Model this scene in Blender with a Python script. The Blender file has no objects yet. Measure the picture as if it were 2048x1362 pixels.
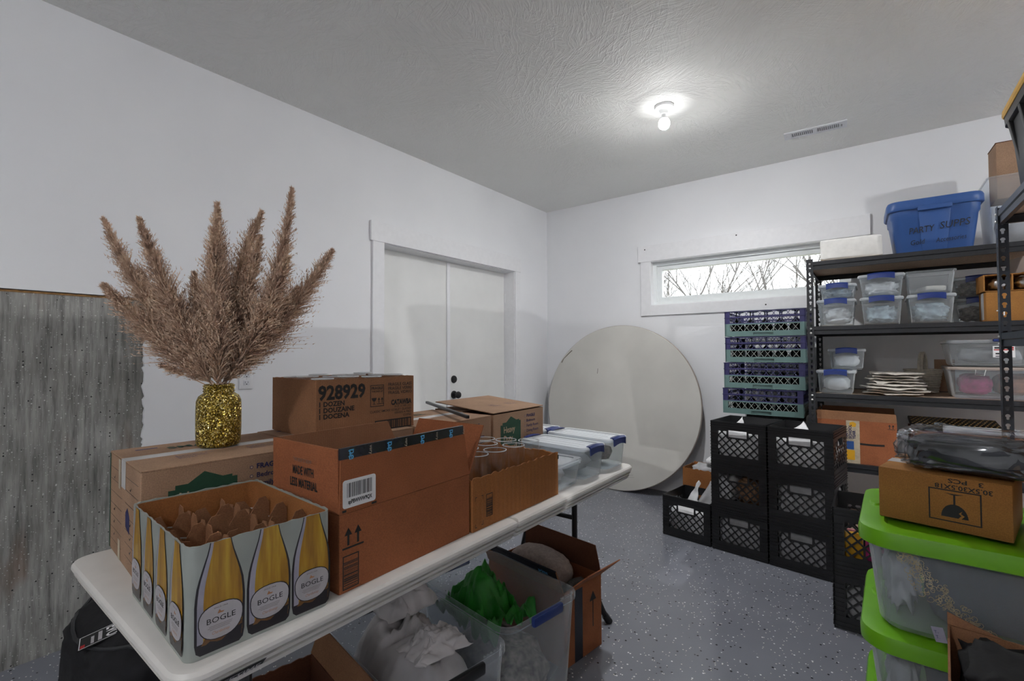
import bpy, bmesh, math, random
from mathutils import Vector, Matrix, noise

# ------------------------------------------------------------------ camera
SC = bpy.context.scene
COL = SC.collection
BACK, H = 4.276, 2.77
CAM = Vector((2.782, 0.0, 1.27))
YAW, PITCH, ROLL = math.radians(37.332), math.radians(1.352), math.radians(-0.2453)
fw = Vector((-math.sin(YAW) * math.cos(PITCH), math.cos(YAW) * math.cos(PITCH), math.sin(PITCH)))
rt = Vector((math.cos(YAW), math.sin(YAW), 0))
up = rt.cross(fw)
rt2 = math.cos(ROLL) * rt + math.sin(ROLL) * up
up2 = rt2.cross(fw)
cd = bpy.data.cameras.new('camera')
cd.sensor_width = 36.0
cd.lens = 947.71 / 2048 * 36
cd.clip_start = 0.02
cam = bpy.data.objects.new('camera', cd)
COL.objects.link(cam)
cam.matrix_world = Matrix(((rt2.x, up2.x, -fw.x, CAM.x), (rt2.y, up2.y, -fw.y, CAM.y), (rt2.z, up2.z, -fw.z, CAM.z), (0, 0, 0, 1)))
SC.camera = cam
# ------------------------------------------------------------------ world, exposure
world = bpy.data.worlds.new('overcast_sky')
SC.world = world
world.use_nodes = True
wb = world.node_tree.nodes['Background']
wb.inputs[0].default_value = (0.93, 0.97, 1.0, 1)
wb.inputs[1].default_value = 1.6
SC.view_settings.view_transform = 'Standard'
SC.view_settings.look = 'None'
SC.view_settings.exposure = 0.92
SC.view_settings.gamma = 1.0
SC.view_settings.use_curve_mapping = False
SC.cycles.transparent_max_bounces = 40   # many panes of clear plastic stand one behind another
SC.cycles.use_light_tree = False   # only three lamps: plain light picking is quicker
BULBS = [((1.788, 2.848), 70.0), ((5.6, 1.75), 330.0), ((2.15, -1.7), 85.0)]   # ceiling bulb positions and brightness

# ------------------------------------------------------------------ materials
def mat_new(name):
    m = bpy.data.materials.new(name)
    m.use_nodes = True
    nt = m.node_tree
    return m, nt, nt.nodes['Principled BSDF']

def N(nt, typ, **kw):
    n = nt.nodes.new(typ)
    for k, v in kw.items():
        if k in n.inputs.keys() if hasattr(n, 'inputs') else False:
            n.inputs[k].default_value = v
        else:
            setattr(n, k, v)
    return n

def coords(nt, scale=(1, 1, 1), kind='Object', rot=(0, 0, 0)):
    tc = nt.nodes.new('ShaderNodeTexCoord')
    mp = nt.nodes.new('ShaderNodeMapping')
    mp.inputs['Scale'].default_value = scale
    mp.inputs['Rotation'].default_value = rot
    nt.links.new(tc.outputs[kind], mp.inputs['Vector'])
    return mp.outputs['Vector']

def ramp(nt, fac, stops):
    r = nt.nodes.new('ShaderNodeValToRGB')
    e = r.color_ramp.elements
    while len(e) < len(stops):
        e.new(0.5)
    for el, (p, c) in zip(e, stops):
        el.position = p
        el.color = c if len(c) == 4 else (*c, 1)
    nt.links.new(fac, r.inputs['Fac'])
    return r.outputs['Color']

def mixc(nt, fac, a, b, mode='MIX'):
    m = nt.nodes.new('ShaderNodeMix')
    m.data_type = 'RGBA'
    m.blend_type = mode
    for sock, v in ((m.inputs['Factor'], fac), (m.inputs['A'], a), (m.inputs['B'], b)):
        pass
    ia = [s for s in m.inputs if s.name == 'A' and s.type == 'RGBA'][0]
    ib = [s for s in m.inputs if s.name == 'B' and s.type == 'RGBA'][0]
    fi = m.inputs[0]
    for sock, v in ((fi, fac), (ia, a), (ib, b)):
        if isinstance(v, (int, float)):
            sock.default_value = v
        elif isinstance(v, tuple):
            sock.default_value = v if len(v) == 4 else (*v, 1)
        else:
            nt.links.new(v, sock)
    return [s for s in m.outputs if s.type == 'RGBA'][0]

def bump(nt, bsdf, height, strength=0.3, dist=0.002):
    b = nt.nodes.new('ShaderNodeBump')
    b.inputs['Strength'].default_value = strength
    b.inputs['Distance'].default_value = dist
    nt.links.new(height, b.inputs['Height'])
    nt.links.new(b.outputs['Normal'], bsdf.inputs['Normal'])

def simple(name, col, rough=0.5, metal=0.0, var=0.08, nscale=30.0, bumpd=0.0, coat=0.0, spec=0.5):
    """plain paint or plastic with a slight tone variation and a fine relief"""
    m, nt, b = mat_new(name)
    v = coords(nt)
    n = N(nt, 'ShaderNodeTexNoise')
    n.inputs['Scale'].default_value = nscale
    n.inputs['Detail'].default_value = 3
    nt.links.new(v, n.inputs['Vector'])
    lo = tuple(c * (1 - var) for c in col)
    hi = tuple(min(1, c * (1 + var)) for c in col)
    nt.links.new(ramp(nt, n.outputs['Fac'], [(0.3, lo), (0.7, hi)]), b.inputs['Base Color'])
    b.inputs['Roughness'].default_value = rough
    b.inputs['Metallic'].default_value = metal
    b.inputs['Specular IOR Level'].default_value = spec
    b.inputs['Coat Weight'].default_value = coat
    if bumpd:
        bump(nt, b, n.outputs['Fac'], 0.5, bumpd)
    return m

def cardboard(name, col, axis='Z', flute=260.0, rel=0.0006):
    m, nt, b = mat_new(name)
    v = coords(nt)
    n = N(nt, 'ShaderNodeTexNoise')
    n.inputs['Scale'].default_value = 9
    n.inputs['Detail'].default_value = 5
    nt.links.new(v, n.inputs['Vector'])
    n2 = N(nt, 'ShaderNodeTexNoise')
    n2.inputs['Scale'].default_value = 350
    nt.links.new(v, n2.inputs['Vector'])
    c = ramp(nt, n.outputs['Fac'], [(0.3, tuple(x * 0.86 for x in col)), (0.72, tuple(x * 1.1 for x in col))])
    c = mixc(nt, 0.16, c, ramp(nt, n2.outputs['Fac'], [(0.35, (0.1, 0.06, 0.04)), (0.65, (0.95, 0.8, 0.66))]), 'OVERLAY')
    nt.links.new(c, b.inputs['Base Color'])
    w = nt.nodes.new('ShaderNodeTexWave')
    w.wave_type = 'BANDS'
    w.bands_direction = 'DIAGONAL' if axis == 'D' else axis
    w.inputs['Scale'].default_value = flute / 6.283
    w.inputs['Distortion'].default_value = 0.6
    nt.links.new(v, w.inputs['Vector'])
    bump(nt, b, w.outputs['Fac'], 0.35, rel)
    b.inputs['Roughness'].default_value = 0.82
    b.inputs['Specular IOR Level'].default_value = 0.25
    return m

def clear(name, tint, body, rough=0.18, ior=1.35, gloss=False, edge=0.75):
    """see-through plastic or glass: a tinted transparent share and a glossy skin share by Fresnel, plus a milky share"""
    m, nt, b = mat_new(name)
    out = nt.nodes['Material Output']
    b.inputs['Base Color'].default_value = (0.9, 0.93, 0.95, 1)
    b.inputs['Roughness'].default_value = rough
    b.inputs['Subsurface Weight'].default_value = 0.0
    tr = nt.nodes.new('ShaderNodeBsdfTransparent')
    tr.inputs['Color'].default_value = (*tint, 1)
    fc = nt.nodes.new('ShaderNodeLayerWeight')
    fc.inputs['Blend'].default_value = 0.5
    pw = nt.nodes.new('ShaderNodeMath')
    pw.operation = 'POWER'
    pw.inputs[1].default_value = 4.0
    nt.links.new(fc.outputs['Facing'], pw.inputs[0])
    lw = nt.nodes.new('ShaderNodeMath')
    lw.operation = 'MULTIPLY_ADD'
    lw.inputs[1].default_value = edge
    lw.inputs[2].default_value = ((ior - 1) / (ior + 1)) ** 2
    nt.links.new(pw.outputs[0], lw.inputs[0])
    v = coords(nt)
    n = N(nt, 'ShaderNodeTexNoise')
    n.inputs['Scale'].default_value = 40
    nt.links.new(v, n.inputs['Vector'])
    bump(nt, b, n.outputs['Fac'], 0.08, 0.002)
    mx = nt.nodes.new('ShaderNodeMixShader')
    add = nt.nodes.new('ShaderNodeMath')
    add.operation = 'ADD'
    add.use_clamp = True
    nt.links.new(lw.outputs[0], add.inputs[0])
    add.inputs[1].default_value = body
    nt.links.new(add.outputs[0], mx.inputs['Fac'])
    nt.links.new(tr.outputs[0], mx.inputs[1])
    skin = b
    if gloss:
        skin = nt.nodes.new('ShaderNodeBsdfAnisotropic')
        skin.inputs['Roughness'].default_value = rough
        skin.inputs['Color'].default_value = (0.95, 0.97, 1.0, 1)
        nt.links.new(b.inputs['Normal'].links[0].from_socket, skin.inputs['Normal'])
    nt.links.new(skin.outputs[0], mx.inputs[2])
    nt.links.new(mx.outputs[0], out.inputs['Surface'])
    return m

M = {}

def build_materials():
    # painted drywall
    m, nt, b = mat_new('drywall_paint')
    v = coords(nt)
    n = N(nt, 'ShaderNodeTexNoise'); n.inputs['Scale'].default_value = 140; n.inputs['Detail'].default_value = 4
    nt.links.new(v, n.inputs['Vector'])
    n2 = N(nt, 'ShaderNodeTexNoise'); n2.inputs['Scale'].default_value = 2.2; n2.inputs['Detail'].default_value = 4
    nt.links.new(v, n2.inputs['Vector'])
    nt.links.new(ramp(nt, n2.outputs['Fac'], [(0.3, (0.84, 0.845, 0.865)), (0.7, (0.875, 0.88, 0.895))]), b.inputs['Base Color'])
    b.inputs['Roughness'].default_value = 0.75
    bump(nt, b, n.outputs['Fac'], 0.12, 0.0015)
    M['wall'] = m
    # stomped ceiling texture
    m, nt, b = mat_new('stomped_ceiling_paint')
    v = coords(nt)
    dn = N(nt, 'ShaderNodeTexNoise'); dn.inputs['Scale'].default_value = 2.4
    nt.links.new(v, dn.inputs['Vector'])
    vm = nt.nodes.new('ShaderNodeMix'); vm.data_type = 'VECTOR'
    vm.inputs[0].default_value = 0.12
    va = [s for s in vm.inputs if s.name == 'A' and s.type == 'VECTOR'][0]
    vb = [s for s in vm.inputs if s.name == 'B' and s.type == 'VECTOR'][0]
    nt.links.new(v, va); nt.links.new(dn.outputs['Color'], vb)
    dv = [s for s in vm.outputs if s.type == 'VECTOR'][0]
    hs = []
    for sc_, ws, off in ((2.3, 15, 0.0), (3.4, 20, 7.3)):
        vo = nt.nodes.new('ShaderNodeTexVoronoi'); vo.inputs['Scale'].default_value = sc_
        ad = nt.nodes.new('ShaderNodeVectorMath'); ad.operation = 'ADD'; ad.inputs[1].default_value = (off, off * 0.7, 0)
        nt.links.new(dv, ad.inputs[0]); nt.links.new(ad.outputs[0], vo.inputs['Vector'])
        sp = nt.nodes.new('ShaderNodeSeparateColor'); nt.links.new(vo.outputs['Color'], sp.inputs[0])
        mu = nt.nodes.new('ShaderNodeMath'); mu.operation = 'MULTIPLY'; mu.inputs[1].default_value = 6.28
        nt.links.new(sp.outputs[0], mu.inputs[0])
        vr = nt.nodes.new('ShaderNodeVectorRotate'); vr.rotation_type = 'Z_AXIS'
        nt.links.new(dv, vr.inputs['Vector']); nt.links.new(mu.outputs[0], vr.inputs['Angle'])
        mp = nt.nodes.new('ShaderNodeMapping'); mp.inputs['Scale'].default_value = (ws, ws * 0.14, ws)
        nt.links.new(vr.outputs[0], mp.inputs['Vector'])
        nn = N(nt, 'ShaderNodeTexNoise'); nn.inputs['Scale'].default_value = 1.6; nn.inputs['Detail'].default_value = 3; nn.inputs['Distortion'].default_value = 1.3
        nt.links.new(mp.outputs[0], nn.inputs['Vector'])
        # sparse raised brush ridges
        hs.append(ramp(nt, nn.outputs['Fac'], [(0.42, (0, 0, 0)), (0.50, (1, 1, 1)), (0.56, (0.15, 0.15, 0.15)), (0.72, (0.3, 0.3, 0.3))]))
    hsum = mixc(nt, 0.5, hs[0], hs[1])
    msk = N(nt, 'ShaderNodeTexNoise'); msk.inputs['Scale'].default_value = 1.7
    nt.links.new(v, msk.inputs['Vector'])
    hsum = mixc(nt, ramp(nt, msk.outputs['Fac'], [(0.35, (0.45, 0.45, 0.45)), (0.6, (1, 1, 1))]), (0.2, 0.2, 0.2), hsum)
    b.inputs['Base Color'].default_value = (0.88, 0.88, 0.855, 1)
    b.inputs['Roughness'].default_value = 0.7
    bump(nt, b, hsum, 0.55, 0.010)
    M['ceiling'] = m
    # epoxy floor with paint flecks
    m, nt, b = mat_new('grey_epoxy_with_flecks')
    v = coords(nt)
    n = N(nt, 'ShaderNodeTexNoise'); n.inputs['Scale'].default_value = 3; n.inputs['Detail'].default_value = 6
    nt.links.new(v, n.inputs['Vector'])
    c = ramp(nt, n.outputs['Fac'], [(0.3, (0.185, 0.194, 0.226)), (0.7, (0.220, 0.230, 0.265))])
    for sc_, thr, dens, col in ((55, 0.20, 0.80, (0.82, 0.83, 0.85)), (48, 0.22, 0.84, (0.015, 0.015, 0.02)), (90, 0.25, 0.86, (0.72, 0.7, 0.66))):
        vo = nt.nodes.new('ShaderNodeTexVoronoi'); vo.inputs['Scale'].default_value = sc_
        nt.links.new(v, vo.inputs['Vector'])
        sp = nt.nodes.new('ShaderNodeSeparateColor'); nt.links.new(vo.outputs['Color'], sp.inputs[0])
        a = nt.nodes.new('ShaderNodeMath'); a.operation = 'LESS_THAN'; a.inputs[1].default_value = thr
        nt.links.new(vo.outputs['Distance'], a.inputs[0])
        g = nt.nodes.new('ShaderNodeMath'); g.operation = 'GREATER_THAN'; g.inputs[1].default_value = dens
        nt.links.new(sp.outputs[1], g.inputs[0])
        mu = nt.nodes.new('ShaderNodeMath'); mu.operation = 'MULTIPLY'
        nt.links.new(a.outputs[0], mu.inputs[0]); nt.links.new(g.outputs[0], mu.inputs[1])
        c = mixc(nt, mu.outputs[0], c, col)
    nt.links.new(c, b.inputs['Base Color'])
    b.inputs['Roughness'].default_value = 0.2
    b.inputs['Specular IOR Level'].default_value = 0.5
    n3 = N(nt, 'ShaderNodeTexNoise'); n3.inputs['Scale'].default_value = 14
    nt.links.new(v, n3.inputs['Vector'])
    bump(nt, b, n3.outputs['Fac'], 0.06, 0.004)
    M['floor'] = m
    # board-marked concrete
    m, nt, b = mat_new('board_marked_concrete')
    v = coords(nt)
    vs_ = coords(nt, (60, 60, 5))
    st = N(nt, 'ShaderNodeTexNoise'); st.inputs['Scale'].default_value = 1.0; st.inputs['Detail'].default_value = 6; st.inputs['Roughness'].default_value = 0.65
    nt.links.new(vs_, st.inputs['Vector'])
    n = N(nt, 'ShaderNodeTexNoise'); n.inputs['Scale'].default_value = 3.2; n.inputs['Detail'].default_value = 7
    nt.links.new(v, n.inputs['Vector'])
    c = ramp(nt, n.outputs['Fac'], [(0.28, (0.18, 0.176, 0.160)), (0.5, (0.30, 0.296, 0.278)), (0.72, (0.39, 0.387, 0.366))])
    c = mixc(nt, 0.75, c, ramp(nt, st.outputs['Fac'], [(0.3, (0.12, 0.12, 0.12)), (0.52, (0.5, 0.5, 0.5)), (0.7, (0.72, 0.72, 0.72))]), 'OVERLAY')
    # rust stain
    rs = N(nt, 'ShaderNodeTexNoise'); rs.inputs['Scale'].default_value = 1.9; rs.inputs['Detail'].default_value = 3
    nt.links.new(coords(nt, (1, 2.5, 1)), rs.inputs['Vector'])
    c = mixc(nt, ramp(nt, rs.outputs['Fac'], [(0.63, (0, 0, 0)), (0.74, (0.45, 0.45, 0.45))]), c, (0.22, 0.115, 0.06))
    hgt = st.outputs['Fac']
    for sc_, thr, dens, col in ((75, 0.21, 0.86, (0.62, 0.62, 0.60)), (60, 0.19, 0.88, (0.02, 0.02, 0.02)), (150, 0.27, 0.84, (0.52, 0.52, 0.50))):
        vo = nt.nodes.new('ShaderNodeTexVoronoi'); vo.inputs['Scale'].default_value = sc_
        nt.links.new(v, vo.inputs['Vector'])
        sp = nt.nodes.new('ShaderNodeSeparateColor'); nt.links.new(vo.outputs['Color'], sp.inputs[0])
        a = nt.nodes.new('ShaderNodeMath'); a.operation = 'LESS_THAN'; a.inputs[1].default_value = thr
        nt.links.new(vo.outputs['Distance'], a.inputs[0])
        g = nt.nodes.new('ShaderNodeMath'); g.operation = 'GREATER_THAN'; g.inputs[1].default_value = dens
        nt.links.new(sp.outputs[1], g.inputs[0])
        mu = nt.nodes.new('ShaderNodeMath'); mu.operation = 'MULTIPLY'
        nt.links.new(a.outputs[0], mu.inputs[0]); nt.links.new(g.outputs[0], mu.inputs[1])
        c = mixc(nt, mu.outputs[0], c, col)
    nt.links.new(c, b.inputs['Base Color'])
    b.inputs['Roughness'].default_value = 0.85
    bump(nt, b, hgt, 0.8, 0.004)
    M['concrete'] = m

    M['trim'] = simple('white_trim_paint', (0.85, 0.85, 0.865), 0.45, var=0.02)
    M['door'] = simple('off_white_door_paint', (0.82, 0.82, 0.80), 0.5, var=0.03, nscale=4)
    M['vinyl'] = simple('white_vinyl', (0.85, 0.88, 0.88), 0.35, var=0.02)
    M['black_metal'] = simple('black_powder_coat', (0.016, 0.017, 0.020), 0.42, var=0.2, nscale=60)
    M['post_steel'] = simple('blue_black_powder_coat', (0.040, 0.050, 0.066), 0.33, metal=0.25, var=0.12, nscale=40)
    M['bolt'] = simple('zinc_bolt', (0.7, 0.7, 0.7), 0.3, metal=1.0, var=0.05)
    M['hardware'] = simple('matte_black_hardware', (0.010, 0.010, 0.011), 0.38, var=0.1)
    M['particle'] = simple('particle_board', (0.50, 0.37, 0.27), 0.8, var=0.22, nscale=160)
    M['sill_wood'] = simple('raw_sill_wood', (0.28, 0.15, 0.05), 0.8, var=0.4, nscale=60)
    M['kraft'] = cardboard('kraft_cardboard', (0.300, 0.150, 0.078), 'Y')
    M['kraft_x'] = cardboard('kraft_cardboard_cross', (0.300, 0.150, 0.078), 'X')
    M['kraft_red'] = cardboard('reddish_kraft_cardboard', (0.310, 0.108, 0.046), 'Z', 420, 0.0003)
    M['kraft_red_in'] = cardboard('kraft_inside_fluted', (0.330, 0.165, 0.088), 'Y', 300, 0.0008)
    M['kraft_pale'] = cardboard('pale_kraft_cardboard', (0.350, 0.225, 0.148), 'Z', 420, 0.0002)
    M['kraft_tan'] = cardboard('tan_kraft_cardboard', (0.320, 0.150, 0.040), 'Z', 420, 0.0002)
    M['kraft_torn'] = cardboard('rough_kraft_cardboard', (0.320, 0.130, 0.042), 'Y', 90, 0.0015)
    M['kraft_edge'] = simple('cut_cardboard_edge', (0.56, 0.42, 0.30), 0.9, var=0.25, nscale=220)
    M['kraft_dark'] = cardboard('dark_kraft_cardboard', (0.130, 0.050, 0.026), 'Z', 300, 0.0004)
    M['ink'] = simple('black_ink', (0.012, 0.012, 0.012), 0.7, var=0.1)
    M['navy_ink'] = simple('navy_ink', (0.020, 0.022, 0.10), 0.7, var=0.1)
    M['green_ink'] = simple('dark_green_ink', (0.012, 0.06, 0.03), 0.7, var=0.1, nscale=120)
    M['kraft_ink'] = simple('unprinted_kraft', (0.50, 0.36, 0.24), 0.8, var=0.06)
    M['grey_ink'] = simple('grey_print', (0.16, 0.13, 0.11), 0.7, var=0.1)
    M['white_paper'] = simple('white_paper_label', (0.78, 0.78, 0.78), 0.6, var=0.03)
    M['tape_clear'] = clear('glossy_packing_tape', (0.93, 0.87, 0.80), 0.22, 0.12)
    M['tape_black'] = simple('black_printed_tape', (0.012, 0.014, 0.022), 0.25, var=0.2)
    M['tape_blue'] = simple('light_blue_print', (0.10, 0.42, 0.72), 0.4, var=0.05)
    M['tape_beige'] = simple('beige_print', (0.50, 0.42, 0.30), 0.4, var=0.2)
    M['table_plastic'] = simple('off_white_table_plastic', (0.70, 0.675, 0.64), 0.42, var=0.04, nscale=12, bumpd=0.0004)
    M['laminate'] = simple('beige_grey_laminate', (0.62, 0.605, 0.56), 0.4, var=0.05, nscale=3)
    M['clear_plastic'] = clear('clear_storage_plastic', (0.93, 0.95, 0.96), 0.08, 0.2)
    M['frost_plastic'] = clear('frosted_storage_plastic', (0.92, 0.94, 0.96), 0.085, 0.3)
    M['lid_plastic'] = clear('milky_lid_plastic', (0.90, 0.93, 0.96), 0.36, 0.28)
    M['pane'] = clear('window_glass', (0.97, 0.98, 0.98), 0.0, 0.02, 1.3, True)
    M['glass'] = clear('clear_glass', (0.985, 0.99, 0.99), 0.0, 0.03, 1.3, True, 0.5)
    M['smoke_glass'] = clear('smoked_glass', (0.22, 0.23, 0.25), 0.0, 0.05, 1.4, True, 0.5)
    M['glass_rim'] = clear('glass_rim_painted_glint', (0.95, 0.97, 0.97), 0.45, 0.05)  # milky share paints in the glint along clear glass rims
    M['blue_latch'] = simple('navy_latch_plastic', (0.016, 0.035, 0.17), 0.3, var=0.08)
    M['blue_tote'] = simple('blue_tote_plastic', (0.030, 0.088, 0.275), 0.42, var=0.06, nscale=8)
    M['lime'] = simple('lime_green_plastic', (0.150, 0.420, 0.008), 0.30, var=0.06, nscale=8)
    M['crate'] = simple('black_crate_plastic', (0.010, 0.010, 0.011), 0.36, var=0.15, nscale=60)
    M['rack_teal'] = simple('teal_rack_plastic', (0.115, 0.195, 0.185), 0.45, var=0.05)
    M['rack_purple'] = simple('dark_blue_violet_rack_plastic', (0.032, 0.030, 0.110), 0.4, var=0.06)
    M['rack_lattice'] = simple('rack_lattice_painted_reflection', (0.26, 0.29, 0.27), 0.45, var=0.05)  # lighter than the teal base: reflected light painted into the lattice colour
    M['rack_lattice_v'] = simple('violet_rack_lattice', (0.055, 0.055, 0.135), 0.4, var=0.05)
    M['paper'] = simple('white_wrapping_paper', (0.76, 0.76, 0.77), 0.75, var=0.10, nscale=14, bumpd=0.004)
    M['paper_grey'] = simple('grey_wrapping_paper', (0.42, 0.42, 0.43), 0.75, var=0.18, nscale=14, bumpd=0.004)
    M['cream_paper'] = simple('cream_wrapping_paper', (0.62, 0.58, 0.52), 0.7, var=0.10, nscale=14, bumpd=0.003)
    M['blue_paper'] = simple('pale_blue_decor', (0.40, 0.48, 0.53), 0.65, var=0.35, nscale=26, bumpd=0.004)
    M['mixed_decor'] = simple('grey_brown_decor', (0.26, 0.22, 0.19), 0.6, var=0.7, nscale=40, bumpd=0.005)
    M['foam'] = simple('white_foam_block', (0.72, 0.71, 0.68), 0.8, var=0.06, nscale=30, bumpd=0.002)
    M['leaf_brown'] = simple('dried_brown_leaves', (0.24, 0.13, 0.07), 0.8, var=0.6, nscale=55, bumpd=0.006)
    M['pink'] = simple('pink_ribbon', (0.62, 0.26, 0.29), 0.6, var=0.4, nscale=30, bumpd=0.004)
    M['orange'] = simple('orange_ribbon', (0.75, 0.36, 0.12), 0.6, var=0.3, nscale=30)
    M['yellow'] = simple('yellow_plastic', (0.72, 0.38, 0.022), 0.35, var=0.05)
    M['charcoal'] = simple('charcoal_tote_plastic', (0.030, 0.031, 0.034), 0.45, var=0.08)
    M['black_cloth'] = simple('black_cloth', (0.007, 0.007, 0.009), 0.85, var=0.4, nscale=25, bumpd=0.004)
    M['slate_cloth'] = simple('slate_blue_fabric', (0.030, 0.042, 0.060), 0.9, var=0.15, nscale=90)
    M['green_cloth'] = simple('bright_green_satin', (0.020, 0.24, 0.018), 0.45, var=0.25, nscale=12)
    M['red_cloth'] = simple('red_cloth', (0.45, 0.02, 0.02), 0.6, var=0.3, nscale=20)
    M['magenta'] = simple('magenta_decor', (0.42, 0.03, 0.16), 0.7, var=0.5, nscale=25)
    M['rust_fabric'] = simple('rust_fabric', (0.30, 0.12, 0.06), 0.8, var=0.4, nscale=25)
    M['bag_plastic'] = clear('white_thin_plastic_bag', (0.80, 0.78, 0.78), 0.55, 0.3)
    M['bag_white'] = simple('white_plastic_bag', (0.64, 0.61, 0.61), 0.4, var=0.12, nscale=9, bumpd=0.006)
    M['wrap'] = clear('glossy_wrap_film', (0.88, 0.89, 0.92), 0.05, 0.10, 1.55, True)
    M['fur'] = simple('cream_plush', (0.42, 0.34, 0.30), 0.9, var=0.15, nscale=80, bumpd=0.004)
    M['grey_plush'] = simple('dark_grey_plush', (0.12, 0.11, 0.10), 0.9, var=0.3, nscale=80, bumpd=0.004)
    M['gold_wire'] = simple('gold_filigree', (0.70, 0.48, 0.20), 0.35, metal=0.6, var=0.2)
    M['wicker'] = simple('white_wicker', (0.60, 0.56, 0.47), 0.7, var=0.15, nscale=60)
    M['ceramic'] = simple('white_ceramic', (0.72, 0.73, 0.73), 0.3, var=0.03)
    M['bark'] = simple('grey_bark', (0.20, 0.185, 0.175), 0.9, var=0.25, nscale=12)
    M['ground'] = simple('dormant_grass', (0.22, 0.20, 0.13), 0.95, var=0.3, nscale=3)
    M['socket'] = simple('white_porcelain', (0.82, 0.83, 0.83), 0.3, var=0.02)
    M['vent_white'] = simple('white_enamel_grille', (0.74, 0.75, 0.78), 0.4, var=0.02)
    M['void'] = simple('dark_duct', (0.09, 0.09, 0.10), 0.8, var=0.2)
    M['red'] = simple('red_print', (0.5, 0.02, 0.02), 0.5, var=0.05)
    M['teal_label'] = simple('pale_teal_card', (0.45, 0.62, 0.58), 0.6, var=0.05)
    M['taupe_plastic'] = simple('taupe_lid_plastic', (0.36, 0.30, 0.26), 0.5, var=0.06)
    M['wine_bg'] = simple('grey_green_print', (0.30, 0.325, 0.30), 0.35, var=0.12, nscale=9)
    M['wine_label'] = simple('silver_grey_label_print', (0.42, 0.40, 0.42), 0.4, var=0.14, nscale=22)
    M['wine_dark'] = simple('dark_glass_print', (0.012, 0.010, 0.014), 0.3, var=0.2)
    M['wine_pale'] = simple('lilac_edge_print', (0.32, 0.31, 0.38), 0.35, var=0.1)
    M['wine_amber'] = simple('amber_shadow_print', (0.14, 0.06, 0.012), 0.35, var=0.4, nscale=18)
    M['wine_red'] = simple('orange_emblem_print', (0.42, 0.20, 0.09), 0.5, var=0.1)
    # printed wine: gold in the middle of the bottle towards amber at its edges (flat print)
    m, nt, b = mat_new('golden_wine_print')
    n = N(nt, 'ShaderNodeTexNoise'); n.inputs['Scale'].default_value = 1.0; n.inputs['Detail'].default_value = 4
    nt.links.new(coords(nt, (70, 70, 7)), n.inputs['Vector'])
    nt.links.new(ramp(nt, n.outputs['Fac'], [(0.3, (0.235, 0.105, 0.008)), (0.5, (0.36, 0.185, 0.010)), (0.68, (0.47, 0.30, 0.022))]), b.inputs['Base Color'])
    b.inputs['Roughness'].default_value = 0.3
    M['wine_gold'] = m
    # gold glitter
    m, nt, b = mat_new('gold_glitter')
    v = coords(nt)
    vo = nt.nodes.new('ShaderNodeTexVoronoi'); vo.inputs['Scale'].default_value = 380
    nt.links.new(v, vo.inputs['Vector'])
    sp = nt.nodes.new('ShaderNodeSeparateColor'); nt.links.new(vo.outputs['Color'], sp.inputs[0])
    nt.links.new(ramp(nt, sp.outputs[0], [(0.0, (0.10, 0.065, 0.010)), (0.55, (0.38, 0.26, 0.035)), (0.85, (0.75, 0.58, 0.14)), (1.0, (1.0, 0.9, 0.5))]), b.inputs['Base Color'])
    b.inputs['Metallic'].default_value = 0.85
    b.inputs['Roughness'].default_value = 0.28
    sub = nt.nodes.new('ShaderNodeVectorMath'); sub.operation = 'SUBTRACT'; sub.inputs[1].default_value = (0.5, 0.5, 0.5)
    nt.links.new(vo.outputs['Color'], sub.inputs[0])
    geo = nt.nodes.new('ShaderNodeNewGeometry')
    scl = nt.nodes.new('ShaderNodeVectorMath'); scl.operation = 'SCALE'; scl.inputs['Scale'].default_value = 1.7
    nt.links.new(sub.outputs[0], scl.inputs[0])
    ad = nt.nodes.new('ShaderNodeVectorMath'); ad.operation = 'ADD'
    nt.links.new(geo.outputs['Normal'], ad.inputs[0]); nt.links.new(scl.outputs[0], ad.inputs[1])
    nm = nt.nodes.new('ShaderNodeVectorMath'); nm.operation = 'NORMALIZE'
    nt.links.new(ad.outputs[0], nm.inputs[0]); nt.links.new(nm.outputs[0], b.inputs['Normal'])
    M['glitter'] = m
    # pampas plume
    m, nt, b = mat_new('dried_pampas')
    n = N(nt, 'ShaderNodeTexNoise'); n.inputs['Scale'].default_value = 26; n.inputs['Detail'].default_value = 3
    nt.links.new(coords(nt), n.inputs['Vector'])
    nt.links.new(ramp(nt, n.outputs['Fac'], [(0.3, (0.50, 0.335, 0.25)), (0.5, (0.70, 0.50, 0.37)), (0.7, (0.84, 0.64, 0.47))]), b.inputs['Base Color'])
    b.inputs['Roughness'].default_value = 0.8
    M['pampas'] = m
    # lamp bulbs: most of the light leaves the lower dome, the shoulder only glows
    m, nt, b = mat_new('glowing_bulb_shoulder')
    b.inputs['Emission Color'].default_value = (1, 1, 1, 1)
    b.inputs['Emission Strength'].default_value = 24.0
    M['bulb_dim'] = m
    for i, (_, e) in enumerate(BULBS):
        m, nt, b = mat_new('glowing_bulb_%d' % i)
        b.inputs['Base Color'].default_value = (1, 1, 1, 1)
        b.inputs['Emission Color'].default_value = (0.985, 0.99, 1.0, 1)
        b.inputs['Emission Strength'].default_value = e * 26
        M['bulb%d' % i] = m

build_materials()

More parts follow.
